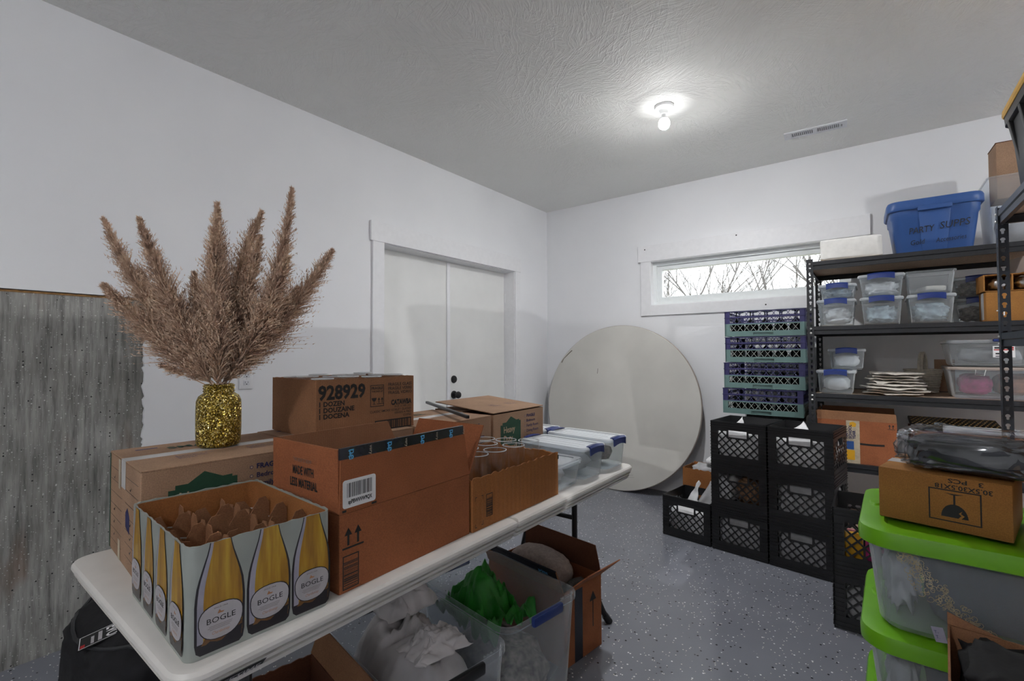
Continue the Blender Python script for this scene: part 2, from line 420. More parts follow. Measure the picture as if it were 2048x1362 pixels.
# ------------------------------------------------------------------ mesh helpers
class MB:
    def __init__(s):
        s.v, s.f = [], []

    def add(s, verts, faces):
        o = len(s.v)
        s.v += [tuple(v) for v in verts]
        s.f += [tuple(i + o for i in f) for f in faces]
        return s

    def box(s, x0, x1, y0, y1, z0, z1, m=None):
        vs = [Vector((x, y, z)) for z in (z0, z1) for y in (y0, y1) for x in (x0, x1)]
        if m is not None:
            vs = [m @ v for v in vs]
        return s.add(vs, [(0, 2, 3, 1), (4, 5, 7, 6), (0, 1, 5, 4), (2, 6, 7, 3), (0, 4, 6, 2), (1, 3, 7, 5)])

    def loft(s, loops, cap0=True, cap1=True, m=None):
        n = len(loops[0])
        vs = [Vector(p) for l in loops for p in l]
        if m is not None:
            vs = [m @ v for v in vs]
        fs = []
        for i in range(len(loops) - 1):
            for j in range(n):
                a, b_ = i * n + j, i * n + (j + 1) % n
                fs.append((a, b_, b_ + n, a + n))
        if cap0:
            fs.append(tuple(reversed(range(n))))
        if cap1:
            fs.append(tuple((len(loops) - 1) * n + j for j in range(n)))
        return s.add(vs, fs)

    def tube(s, pts, r, n=8, caps=True):
        pts = [Vector(p) for p in pts]
        rs = r if isinstance(r, (list, tuple)) else [r] * len(pts)
        loops = []
        prev = None
        for i, p in enumerate(pts):
            d = (pts[min(i + 1, len(pts) - 1)] - pts[max(i - 1, 0)]).normalized()
            if prev is None:
                a = d.orthogonal().normalized()
            else:
                a = prev - d * prev.dot(d)
                a = a.normalized() if a.length > 1e-6 else d.orthogonal().normalized()
            prev = a
            b_ = d.cross(a)
            loops.append([p + (a * math.cos(2 * math.pi * k / n) + b_ * math.sin(2 * math.pi * k / n)) * rs[i] for k in range(n)])
        return s.loft(loops, caps, caps)

    def lathe(s, prof, n=24, c=(0, 0), cap0=True, cap1=True, sx=1, sy=1):
        return s.loft([[(c[0] + r * sx * math.cos(2 * math.pi * k / n), c[1] + r * sy * math.sin(2 * math.pi * k / n), z) for k in range(n)] for r, z in prof], cap0, cap1)

def mesh_of(mb, name, smooth=35, bevel=0.0, seg=2):
    me = bpy.data.meshes.new(name)
    me.from_pydata(mb.v, [], mb.f)
    me.update()
    if bevel:
        bm = bmesh.new()
        bm.from_mesh(me)
        bmesh.ops.remove_doubles(bm, verts=bm.verts, dist=1e-6)
        bmesh.ops.bevel(bm, geom=[e for e in bm.edges if len(e.link_faces) == 2 and e.calc_face_angle(0) > 0.5], offset=bevel, segments=seg, affect='EDGES', profile=0.5)
        bm.to_mesh(me)
        bm.free()
    bm = bmesh.new()
    bm.from_mesh(me)
    bmesh.ops.recalc_face_normals(bm, faces=bm.faces)
    bm.to_mesh(me)
    bm.free()
    if smooth:
        me.polygons.foreach_set('use_smooth', [True] * len(me.polygons))
        me.set_sharp_from_angle(angle=math.radians(smooth))
    return me

def link(name, me, mat, parent=None, loc=None, rot=None):
    o = bpy.data.objects.new(name, me)
    COL.objects.link(o)
    if mat is not None and me is not None and len(me.materials) == 0:
        me.materials.append(M[mat] if isinstance(mat, str) else mat)
    if parent is not None:
        o.parent = parent
    if loc is not None:
        o.location = loc
    if rot is not None:
        o.rotation_euler = rot
    return o

def ob(name, mb, mat, parent=None, loc=None, rot=None, smooth=35, bevel=0.0, seg=2):
    return link(name, mesh_of(mb, name, smooth, bevel, seg), mat, parent, loc, rot)

def tag(o, label, cat, group=None):
    o['label'] = label
    o['category'] = cat
    if group:
        o['group'] = group
    return o

def thing(name, label, cat, loc=(0, 0, 0), rz=0.0, group=None, rot=None):
    o = bpy.data.objects.new(name, None)
    o.empty_display_size = 0.05
    COL.objects.link(o)
    o.location = loc
    o.rotation_euler = rot if rot is not None else (0, 0, rz)
    return tag(o, label, cat, group)

def struct(o):
    o['kind'] = 'structure'
    return o

def copy_tree(src, loc=None, rz=None, label=None, group=None, parent=None, rot=None):
    c = src.copy()
    COL.objects.link(c)
    if parent is not None:
        c.parent = parent
    if loc is not None:
        c.location = loc
    if rz is not None:
        c.rotation_euler = (0, 0, rz)
    if rot is not None:
        c.rotation_euler = rot
    if label:
        c['label'] = label
    if group:
        c['group'] = group
    for ch in src.children:
        copy_tree(ch, parent=c)
    return c

def rloop(l, w, z, r=0.02, n=4, cx=0.0, cy=0.0):
    """rounded rectangle, counter-clockwise, l along x and w along y"""
    pts = []
    for sx, sy, a0 in ((1, 1, 0), (-1, 1, 90), (-1, -1, 180), (1, -1, 270)):
        for k in range(n + 1):
            a = math.radians(a0 + 90 * k / n)
            pts.append((cx + sx * (l / 2 - r) + r * math.cos(a), cy + sy * (w / 2 - r) + r * math.sin(a), z))
    return pts

def grid_panel(us, vs, holes, t, rev=False):
    """flat panel in the XZ plane (u along x, v along z), t thick along +y, with rectangular holes"""
    us = sorted(set(us + [h[0] for h in holes] + [h[1] for h in holes]))
    vs = sorted(set(vs + [h[2] for h in holes] + [h[3] for h in holes]))
    keep = {}
    for i in range(len(us) - 1):
        for j in range(len(vs) - 1):
            cu, cv = (us[i] + us[i + 1]) / 2, (vs[j] + vs[j + 1]) / 2
            keep[i, j] = not any(h[0] < cu < h[1] and h[2] < cv < h[3] for h in holes)
    mb = MB()
    idx = {}

    def vert(i, j, k):
        if (i, j, k) not in idx:
            idx[i, j, k] = len(mb.v)
            mb.v.append((us[i], t * k, vs[j]))
        return idx[i, j, k]
    for (i, j), kp in keep.items():
        if not kp:
            continue
        mb.f.append((vert(i, j, 0), vert(i + 1, j, 0), vert(i + 1, j + 1, 0), vert(i, j + 1, 0)))
        mb.f.append((vert(i, j, 1), vert(i, j + 1, 1), vert(i + 1, j + 1, 1), vert(i + 1, j, 1)))
        for di, dj, a, b_ in ((-1, 0, (i, j), (i, j + 1)), (1, 0, (i + 1, j + 1), (i + 1, j)), (0, -1, (i + 1, j), (i, j)), (0, 1, (i, j + 1), (i + 1, j + 1))):
            if not keep.get((i + di, j + dj), False):
                mb.f.append((vert(*a, 0), vert(*b_, 0), vert(*b_, 1), vert(*a, 1)))
    return mb

def lattice(holes, pitch, wd, y0, y1, ang=45.0):
    """diagonal bars across the union of the hole rectangles"""
    mb = MB()
    u0, u1 = min(h[0] for h in holes), max(h[1] for h in holes)
    v0, v1 = min(h[2] for h in holes), max(h[3] for h in holes)
    L = (u1 - u0) + (v1 - v0)
    for s in (1, -1):
        a = math.radians(ang) * s
        d = Vector((math.cos(a), math.sin(a)))
        nrm = Vector((-d.y, d.x))
        c = Vector(((u0 + u1) / 2, (v0 + v1) / 2))
        k = -int(L / pitch)
        while k * pitch < L:
            base = c + nrm * (k + 0.5) * pitch
            run = None
            step = 0.0025
            for i in range(-int(L / step / 1.2), int(L / step / 1.2) + 1):
                p = base + d * i * step
                ins = any(h[0] - 0.003 <= p.x <= h[1] + 0.003 and h[2] - 0.003 <= p.y <= h[3] + 0.003 for h in holes)
                if ins and run is None:
                    run = p.copy()
                if not ins and run is not None:
                    q = p
                    if (q - run).length > wd * 1.5:
                        w = nrm * wd / 2
                        cs = [run - w, q - w, q + w, run + w]
                        vs = [(x.x, yy, x.y) for yy in (y0, y1) for x in cs]
                        mb.add(vs, [(0, 1, 2, 3), (7, 6, 5, 4), (0, 4, 5, 1), (1, 5, 6, 2), (2, 6, 7, 3), (3, 7, 4, 0)])
                    run = None
            k += 1
    return mb

def frame_matrix(origin, right, upv):
    r = Vector(right).normalized()
    u = Vector(upv).normalized()
    n = r.cross(u)
    o = Vector(origin)
    return Matrix(((r.x, u.x, n.x, o.x), (r.y, u.y, n.y, o.y), (r.z, u.z, n.z, o.z), (0, 0, 0, 1)))

FACES = {'+X': ((0, 1, 0), (0, 0, 1)), '-X': ((0, -1, 0), (0, 0, 1)), '-Y': ((1, 0, 0), (0, 0, 1)), '+Y': ((-1, 0, 0), (0, 0, 1)), '+Z': ((0, 1, 0), (-1, 0, 0))}

def text(parent, body, pos, face, size, mat='ink', width=None, bold=0.0, shear=0.0, roll=0.0, align='LEFT', name='lettering', spacing=1.0, line=1.0):
    cu = bpy.data.curves.new(name, 'FONT')
    cu.body = body
    cu.size = size
    cu.resolution_u = 2
    cu.offset = bold
    cu.shear = shear
    cu.align_x = align
    cu.space_character = spacing
    cu.space_line = line
    tmp = bpy.data.objects.new('tmp_text', cu)
    COL.objects.link(tmp)
    dg = bpy.context.evaluated_depsgraph_get()
    me = bpy.data.meshes.new_from_object(tmp.evaluated_get(dg))
    bpy.data.objects.remove(tmp)
    bpy.data.curves.remove(cu)
    me.name = name
    if width and len(me.vertices):
        xs = [v.co.x for v in me.vertices]
        f = width / max(1e-6, max(xs) - min(xs))
        for v in me.vertices:
            v.co.x *= f
    me.materials.clear()
    r, u = FACES[face] if isinstance(face, str) else face
    mtx = frame_matrix(pos, r, u) @ Matrix.Rotation(roll, 4, 'Z') @ Matrix.Translation((0, 0, 0.0007))
    me.transform(mtx)
    return link(name, me, mat, parent)

def decal(parent, name, polys, pos, face, mat, off=0.0004):
    """flat print: polygons in the face plane"""
    r, u = FACES[face] if isinstance(face, str) else face
    mtx = frame_matrix(pos, r, u)
    mb = MB()
    for p in polys:
        mb.add([mtx @ Vector((x, y, off)) for x, y in p], [tuple(range(len(p)))])
    me = bpy.data.meshes.new(name)
    me.from_pydata(mb.v, [], mb.f)
    me.update()
    return link(name, me, mat, parent)

def rect(x0, x1, y0, y1):
    return [(x0, y0), (x1, y0), (x1, y1), (x0, y1)]

def frame_rects(x0, x1, y0, y1, t):
    return [rect(x0, x1, y0, y0 + t), rect(x0, x1, y1 - t, y1), rect(x0, x0 + t, y0 + t, y1 - t), rect(x1 - t, x1, y0 + t, y1 - t)]

def barcode(x0, x1, y0, y1, rnd, horiz=False, n=22):
    out = []
    ws = [rnd.choice((1, 1, 2, 3)) for _ in range(n * 2)]
    tot = sum(ws)
    L = (y1 - y0) if horiz else (x1 - x0)
    p = y0 if horiz else x0
    for i, w in enumerate(ws):
        q = p + w / tot * L
        if i % 2 == 0:
            out.append(rect(x0, x1, p, q) if horiz else rect(p, q, y0, y1))
        p = q
    return out

def arrows_up(x, y, s):
    out = []
    for dx in (0, s * 0.75):
        out.append([(x + dx - s * 0.28, y + s * 0.75), (x + dx + s * 0.28, y + s * 0.75), (x + dx, y + s * 1.25)])
        out.append(rect(x + dx - s * 0.08, x + dx + s * 0.08, y + s * 0.1, y + s * 0.76))
    out.append(rect(x - s * 0.45, x + s * 1.2, y - s * 0.12, y))
    return out

def goblet_icon(x, y, s, flip=1):
    def P(a, b_):
        return (x + a * s, y + flip * b_ * s)
    bowl = [P(0.42 * math.cos(math.radians(a)), 1.0 + 0.55 * math.sin(math.radians(a))) for a in range(180, 361, 15)]
    return [bowl, [P(-0.05, 0.08), P(0.05, 0.08), P(0.05, 0.5), P(-0.05, 0.5)], [P(-0.38, 0), P(0.38, 0), P(0.05, 0.09), P(-0.05, 0.09)]]

def crumple(sx, sy, sz, seed=0, sub=4, amp=0.16, freq=3.0, power=0.55, flat=True):
    """a crumpled soft mass filling about sx by sy by sz, its base at z 0"""
    bm = bmesh.new()
    bmesh.ops.create_icosphere(bm, subdivisions=sub, radius=1.0)
    off = Vector((seed * 3.7, seed * 1.9, seed * 5.3))
    for v in bm.verts:
        p = v.co.normalized()
        q = Vector([math.copysign(abs(c) ** power, c) for c in p])
        d = 1.0 + amp * (noise.noise(p * freq + off) + 0.6 * abs(noise.noise(p * freq * 2.3 + off)) * 2 - 0.6 + 0.35 * noise.noise(p * freq * 5 + off))
        q = q * d
        q = Vector([max(-1.06, min(1.06, c)) for c in q])
        v.co = Vector((q.x * sx / 2.12, q.y * sy / 2.12, q.z * sz / 2.12 + sz / 2))
        if flat and v.co.z < 0.002:
            v.co.z = 0.002
    me = bpy.data.meshes.new('crumpled')
    bm.to_mesh(me)
    bm.free()
    me.polygons.foreach_set('use_smooth', [True] * len(me.polygons))
    return me

def soft(name, label, cat, size, loc, mat, seed, rz=0.0, group=None, sub=3, amp=0.16, freq=3.0, power=0.55):
    o = link(name, crumple(*size, seed=seed, sub=sub, amp=amp, freq=freq, power=power), mat, None, loc, (0, 0, rz))
    return tag(o, label, cat, group)

def sheet(name, label, cat, fn, nu, nv, mat, parent=None, thick=0.0015, loc=None, rz=0.0, group=None):
    """cloth or paper sheet with a little thickness: fn(u, v) -> point"""
    mb = MB()
    for i in range(nu + 1):
        for j in range(nv + 1):
            mb.v.append(tuple(fn(i / nu, j / nv)))
    for i in range(nu):
        for j in range(nv):
            a = i * (nv + 1) + j
            mb.f.append((a, a + 1, a + nv + 2, a + nv + 1))
    me = bpy.data.meshes.new(name)
    me.from_pydata(mb.v, [], mb.f)
    me.update()
    me.polygons.foreach_set('use_smooth', [True] * len(me.polygons))
    o = link(name, me, mat, parent, loc, (0, 0, rz))
    sm = o.modifiers.new('thickness', 'SOLIDIFY')
    sm.thickness = thick
    if label:
        tag(o, label, cat, group)
    return o

# ------------------------------------------------------------------ the room
RX, FY = 6.6, -2.9
struct(ob('floor', MB().box(-0.3, RX + 0.1, FY - 0.1, BACK + 0.15, -0.1, 0), 'floor', smooth=0))
struct(ob('ceiling', MB().box(-0.3, RX + 0.1, FY - 0.1, BACK + 0.15, H, H + 0.1), 'ceiling', smooth=0))
# left wall: panel u along y. local x -> world y, thickness towards -x
DY0, DY1, DZ = 2.128, 3.685, 2.053
CY, CZ = 0.742, 1.535
def left_panel(us, vs, holes, t, x0):
    mb = grid_panel(us, vs, holes, t)
    mb.v = [(x0 - v[1], v[0], v[2]) for v in mb.v]
    return mb
struct(ob('wall_left', left_panel([FY, BACK], [0, H], [(FY, CY, 0, CZ), (DY0, DY1, 0, DZ)], 0.17, 0.0), 'wall', smooth=0))
# concrete foundation wall below, set back a little, with a raised board patch
mb = MB().box(-0.17, -0.012, FY, CY, 0, CZ - 0.012)
struct(ob('wall_concrete', mb, 'concrete', smooth=0))
rnd = random.Random(3)
edge = [(0, CY - 0.004)]
patch = MB()
pts = [(0.03, 0.30), (0.10, 0.30), (0.125, 0.345), (0.115, 0.62), (0.035, 0.63), (0.02, 0.5)]
patch.loft([[(-0.012, a - 0.05, b_ - 0.24) for a, b_ in pts], [(-0.004, a - 0.05 + (0.003 if a > 0.07 else -0.003), b_ - 0.24) for a, b_ in pts]])
struct(ob('trim_form_mark', patch, 'concrete', smooth=0))
struct(ob('trim_sill_plate', MB().box(-0.15, -0.009, FY, CY - 0.002, CZ - 0.012, CZ - 0.003), 'sill_wood', smooth=0))
# ragged skim-coat edge of the drywall along the concrete
mb = MB()
zz = 0.0
ys = []
while zz < CZ:
    ys.append((zz, CY + rnd.uniform(-0.012, 0.001)))
    zz += rnd.uniform(0.008, 0.03)
ys.append((CZ, CY - 0.004))
for (z0, a), (z1, c) in zip(ys, ys[1:]):
    mb.add([(-0.0125, a, z0), (0.0005, a + 0.002, z0), (0.0005, CY + 0.004, z0), (-0.0125, CY + 0.004, z0), (-0.0125, c, z1), (0.0005, c + 0.002, z1), (0.0005, CY + 0.004, z1), (-0.0125, CY + 0.004, z1)],
           [(0, 1, 5, 4), (1, 2, 6, 5), (2, 3, 7, 6)])
struct(ob('trim_skim_coat', mb, 'wall', smooth=0))
# back wall with the window opening
WX0, WX1, WZ0, WZ1 = 1.147, 2.665, 1.690, 2.102
mb = grid_panel([-0.17, RX], [0, H], [(WX0, WX1, WZ0, WZ1)], 0.15)
mb.v = [(v[0], BACK + v[1], v[2]) for v in mb.v]
struct(ob('wall_back', mb, 'wall', smooth=0))
struct(ob('wall_right', MB().box(RX, RX + 0.1, FY, BACK, 0, H), 'wall', smooth=0))
struct(ob('wall_front', MB().box(-0.17, RX, FY - 0.1, FY, 0, H), 'wall', smooth=0))

# window: casing boards, jamb liner, vinyl frame, sash, pane
def board(name, x0, x1, y0, y1, z0, z1, mat='trim', parent=None, bevel=0.0015):
    return ob(name, MB().box(x0, x1, y0, y1, z0, z1), mat, parent, bevel=bevel, seg=1)
wt = struct(thing('window_1', 'wide short white window high on the back wall', 'window'))
del wt['category']
yb = BACK
board('header_casing', WX0 - 0.115, WX1 + 0.115, yb - 0.022, yb, WZ1 - 0.001, WZ1 + 0.150, parent=wt)
board('side_casing', WX0 - 0.092, WX0, yb - 0.018, yb, WZ0 - 0.092, WZ1 - 0.001, parent=wt)
board('side_casing', WX1, WX1 + 0.092, yb - 0.018, yb, WZ0 - 0.092, WZ1 - 0.001, parent=wt)
board('bottom_casing', WX0, WX1, yb - 0.018, yb, WZ0 - 0.092, WZ0, parent=wt)
def ring(name, x0, x1, z0, z1, w, y0, y1, mat, parent):
    mb = grid_panel([x0, x1], [z0, z1], [(x0 + w, x1 - w, z0 + w, z1 - w)], y1 - y0)
    mb.v = [(v[0], y0 + v[1], v[2]) for v in mb.v]
    return ob(name, mb, mat, parent, smooth=0)
ring('jamb_liner', WX0, WX1, WZ0, WZ1, 0.006, yb - 0.015, yb + 0.075, 'trim', wt)
ring('vinyl_frame', WX0 + 0.006, WX1 - 0.006, WZ0 + 0.006, WZ1 - 0.006, 0.032, yb + 0.05, yb + 0.13, 'vinyl', wt)
ring('sash', WX0 + 0.038, WX1 - 0.038, WZ0 + 0.038, WZ1 - 0.038, 0.042, yb + 0.07, yb + 0.12, 'vinyl', wt)
ob('pane', MB().box(WX0 + 0.08, WX1 - 0.08, yb + 0.092, yb + 0.097, WZ0 + 0.08, WZ1 - 0.08), 'pane', wt, smooth=0)
for i, (nx, nz) in enumerate(((1.10, 2.215), (1.89, 2.232), (2.10, 1.64))):
    ob('nail_hole', MB().lathe([(0.006, 0), (0.004, 0.002), (0.0, 0.0015)], 10), 'ink', wt, (nx, yb - 0.0225 if nz > 2 else yb - 0.0185, nz), (math.pi / 2, 0, 0))

# door: jamb, casing, two leaves
board('trim_head_casing', 0, 0.022, DY0 - 0.115, DY1 + 0.085, DZ - 0.001, DZ + 0.140)['kind'] = 'structure'
board('trim_side_casing', 0, 0.018, DY0 - 0.098, DY0, 0, DZ - 0.001)['kind'] = 'structure'
board('trim_side_casing', 0, 0.018, DY1, DY1 + 0.080, 0, DZ - 0.001)['kind'] = 'structure'
mb = left_panel([DY0 - 0.002, DY1 + 0.002], [0, DZ + 0.002], [(DY0 + 0.006, DY1 - 0.006, 0, DZ - 0.006)], 0.15, 0.004)
struct(ob('trim_door_jamb', mb, 'trim', smooth=0))
SEAM = 2.894
for i, (y0, y1) in enumerate(((DY0 + 0.010, SEAM - 0.002), (SEAM + 0.002, DY1 - 0.010))):
    d = struct(thing('door_%d' % (i + 1), 'door leaf', 'door'))
    del d['category']
    del d['label']
    board('door_leaf', -0.160, -0.118, y0, y1, 0.012, DZ - 0.010, 'door', d, 0.002)
    if i == 0:
        ob('astragal', MB().box(-0.118, -0.106, SEAM - 0.018, SEAM + 0.020, 0.012, DZ - 0.012), 'trim', d, bevel=0.003)
    if i == 1:
        ky = 2.966
        for nm, prof, z in (('deadbolt', [(0.033, 0), (0.033, 0.006), (0.029, 0.012), (0.012, 0.014), (0.0, 0.014)], 1.033),
                            ('door_knob', [(0.034, 0), (0.034, 0.006), (0.030, 0.010), (0.013, 0.012), (0.012, 0.030), (0.020, 0.038), (0.029, 0.046), (0.031, 0.056), (0.026, 0.066), (0.012, 0.071), (0.0, 0.072)], 0.900)):
            ob(nm, MB().lathe(prof, 28, cap1=False), 'hardware', d, (-0.118, ky, z), (0, math.pi / 2, 0))
        for hz in (0.25, 1.0, 1.8):
            ob('hinge', MB().tube([(-0.112, y1 + 0.003, hz - 0.045), (-0.112, y1 + 0.003, hz + 0.045)], 0.006, 8), 'trim', d)

# ceiling lamps
def ceiling_lamp(x, y, i, label):
    t = thing('ceiling_lamp', label, 'lamp', (x, y, H - 0.0005))
    ob('lamp_holder', MB().lathe([(0.056, 0), (0.058, -0.004), (0.052, -0.014), (0.034, -0.022), (0.026, -0.034), (0.0235, -0.052), (0.021, -0.052)], 32), 'socket', t)
    ob('bulb_neck', MB().lathe([(0.016, -0.05), (0.0165, -0.066), (0.021, -0.078), (0.0240, -0.082)], 24, cap1=False), 'socket', t)
    ob('bulb_shoulder', MB().lathe([(0.0240, -0.082), (0.0300, -0.091), (0.0335, -0.1035), (0.033, -0.116), (0.0305, -0.1245), (0.0262, -0.1315)], 28, cap1=False), 'bulb_dim', t)
    ob('bulb', MB().lathe([(0.0260, -0.1315), (0.018, -0.138), (0.006, -0.142), (0.0005, -0.1425)], 28), 'bulb%d' % i, t)
for i, ((x, y), e) in enumerate(BULBS):
    ceiling_lamp(x, y, i, ['bare glowing bulb in a white porcelain holder near the ceiling grille', 'bare glowing bulb beyond the yellow-lidded tote', 'bare glowing bulb at the end of the room opposite the window'][i])

# ceiling grille
t = thing('ceiling_vent', 'white rectangular metal air grille on the textured ceiling', 'vent', (2.49, 3.785, H - 0.0005), math.radians(3))
VL, VW = 0.36, 0.115
mb = MB()
hl = [(-0.135, -0.012, -0.034, 0.034), (0.012, 0.135, -0.034, 0.034)]
g = grid_panel([-VL / 2, VL / 2], [-VW / 2, VW / 2], hl, 0.008)
g.v = [(a, c, -b_) for a, b_, c in g.v]
ob('grille_frame', g, 'vent_white', t, smooth=0)
ob('duct_back', MB().box(-0.145, 0.145, -0.042, 0.042, -0.0015, -0.0005), 'void', t, smooth=0)
sl = mesh_of(MB().box(-0.0045, 0.0045, -0.034, 0.034, -0.0075, -0.0065, Matrix.Rotation(0.0, 4, 'Y')), 'slat', 0)
for k in range(22):
    x = -0.131 + (k if k < 11 else k + 2.0) * 0.0114
    link('slat', sl, 'vent_white', t, (x, 0, 0.0025), (0, math.radians(32), 0))
ob('damper_lever', MB().box(0.150, 0.153, -0.012, 0.012, -0.014, -0.006), 'void', t, smooth=0)
for sx in (-1, 1):
    ob('screw', MB().lathe([(0.004, -0.008), (0.003, -0.0095), (0, -0.0095)], 10, c=(sx * 0.165, 0)), 'bolt', t)

# wall outlet
t = thing('wall_outlet', 'white duplex power outlet on the left wall behind the dried grass', 'outlet', (0.0005, 1.203, 1.068))
ob('cover_plate', MB().box(0, 0.006, -0.036, 0.036, 0, 0.115), 'trim', t, bevel=0.002)
for z in (0.036, 0.078):
    s_ = ob('receptacle', MB().box(0.006, 0.008, -0.017, 0.017, z - 0.014, z + 0.014), 'vent_white', t, bevel=0.0008)
    decal(s_, 'slot', [rect(-0.008, -0.006, -0.002, 0.007), rect(0.006, 0.008, -0.002, 0.007), [(0.003 * math.cos(a), -0.008 + 0.003 * math.sin(a)) for a in [k * 0.7 for k in range(9)]]], (0.0082, 0, z), '+X', 'ink')
ob('screw', MB().lathe([(0.003, 0), (0.0025, 0.001), (0, 0.001)], 8), 'bolt', t, (0.006, 0, 0.0575), (0, math.pi / 2, 0))

# ------------------------------------------------------------------ outside: ground and bare trees
struct(ob('ground_outside', MB().box(-30, 30, BACK + 0.6, 40, -0.6, -0.5), 'ground', smooth=0))
def bare_tree(x, y, h, seed, label):
    r_ = random.Random(seed)
    mb = MB()

    def grow(p, d, L, r, depth):
        pts = [p]
        q = p.copy()
        dd = d.copy()
        for k in range(4):
            dd = (dd + Vector((r_.uniform(-1, 1), r_.uniform(-1, 1), r_.uniform(-0.3, 0.6))) * 0.13).normalized()
            q = q + dd * L / 4
            pts.append(q.copy())
        mb.tube(pts, [r * (1 - 0.45 * k / 4) for k in range(5)], 5 if depth > 1 else 4, depth > 3)
        if depth > 0:
            for c in range(3 if depth > 1 else 4):
                k = r_.randint(1, 4)
                a = r_.uniform(0, 6.28)
                spread = r_.uniform(0.35, 0.75)
                nd = (dd + Vector((math.cos(a), math.sin(a), r_.uniform(0.0, 0.5))) * spread).normalized()
                grow(pts[k], nd, L * r_.uniform(0.55, 0.8), r * 0.58, depth - 1)
    for s in range(4):
        a = r_.uniform(0, 6.28)
        grow(Vector((0.12 * math.cos(a), 0.12 * math.sin(a), -0.05)), Vector((math.cos(a) * 0.28, math.sin(a) * 0.28, 1)).normalized(), h * 0.42, 0.055, 4)
    o = ob('bare_tree', mb, 'bark', None, (x, y, -0.48), smooth=60)
    tag(o, label, 'tree')
for k, (x, y, h) in enumerate(((-5.6, 13.5, 6.0), (-3.6, 14.5, 7.0), (-1.5, 13.8, 6.6), (0.3, 14.5, 6.0), (1.9, 14.0, 6.4))):
    bare_tree(x, y, h, 11 + k, ['leafless tree outside, seen at the window edge nearest the doors', 'leafless many-stemmed tree outside the window, second from the doors', 'leafless tree with crossing branches outside the middle of the window',
                                'leafless tree outside, just before the shelving post', 'leafless tree outside behind the shelving post'][k])

# ------------------------------------------------------------------ folding table
def rect_loop(x0, x1, y0, y1, z, rs, n=6):
    """rounded rectangle with one radius per corner (x1y1, x0y1, x0y0, x1y0)"""
    pts = []
    for (cx, cy, sx, sy, a0), r in zip(((x1, y1, 1, 1, 0), (x0, y1, -1, 1, 90), (x0, y0, -1, -1, 180), (x1, y0, 1, -1, 270)), rs):
        for k in range(n + 1):
            a = math.radians(a0 + 90 * k / n)
            pts.append((cx - sx * r + r * math.cos(a), cy - sy * r + r * math.sin(a), z))
    return pts
TX0, TX1, TY0, TY1, TZ = 1.112, 1.882, 0.285, 2.132, 0.74
TM = 1.2105
tb = thing('folding_table', 'off-white plastic fold-in-half table crowded with cartons', 'table', (0, 0, 0))
prof = [(0.05, TZ - 0.0005), (0.016, TZ - 0.0005), (0.006, TZ - 0.003), (0.001, TZ - 0.009), (0.0, TZ - 0.016), (0.005, TZ - 0.0265), (0.016, TZ - 0.0285), (0.016, TZ - 0.0305), (0.006, TZ - 0.0320), (0.012, TZ - 0.0420), (0.022, TZ - 0.0440), (0.022, TZ - 0.0460), (0.013, TZ - 0.0475), (0.022, TZ - 0.061), (0.034, TZ - 0.062), (0.05, TZ - 0.062)]
for y0, y1, rr in ((TY0, TM - 0.002, (0.004, 0.004, 0.05, 0.05)), (TM + 0.002, TY1, (0.05, 0.05, 0.004, 0.004))):
    loops = []
    for ins, z in prof:
        big = max(0.0, 1)
        loops.append(rect_loop(TX0 + ins, TX1 - ins, y0 + (ins if rr[2] > 0.01 else min(ins, 0.006)), y1 - (ins if rr[0] > 0.01 else min(ins, 0.006)), z, [max(0.003, r - ins) for r in rr]))
    ob('table_half', MB().loft(loops), 'table_plastic', tb, smooth=25)
for yl, sgn in ((1.985, 1), (0.50, -1)):
    fr = MB()
    cx = (TX0 + TX1) / 2
    for s in (-1, 1):
        fr.tube([(cx + s * 0.14, yl, TZ - 0.062), (cx + s * 0.14, yl, 0.36), (cx + s * 0.16, yl + sgn * 0.01, 0.31), (cx + s * 0.255, yl + sgn * 0.06, 0.05), (cx + s * 0.275, yl + sgn * 0.075, 0.012)], 0.0135, 10)
    fr.tube([(cx - 0.14, yl, 0.478), (cx + 0.14, yl, 0.478)], 0.011, 8)
    fr.tube([(cx - 0.30, yl, TZ - 0.068), (cx + 0.30, yl, TZ - 0.068)], 0.012, 8)
    ob('leg_frame', fr, 'hardware', tb)
    for s in (-1, 1):
        ob('foot_cap', MB().tube([(cx + s * 0.262, yl + sgn * 0.065, 0.034), (cx + s * 0.279, yl + sgn * 0.078, 0.001)], 0.0165, 10), 'hardware', tb)
AP = ((0, 1, 0), (0.53, 0, 0.85))
decal(tb, 'maker_badge', [[(0.0, 0.0), (0.092, 0.0), (0.098, 0.020), (0.006, 0.020)]], (TX1 - 0.0205, 0.335, TZ - 0.050), AP, 'ink', 0.0045)
text(tb, 'LIFETIME', (TX1 - 0.0205 + 0.0045 * 0.85 + 0.0019, 0.343, TZ - 0.050 - 0.0045 * 0.53 + 0.003), AP, 0.015, 'wine_label', width=0.080, bold=0.0002, shear=0.1)

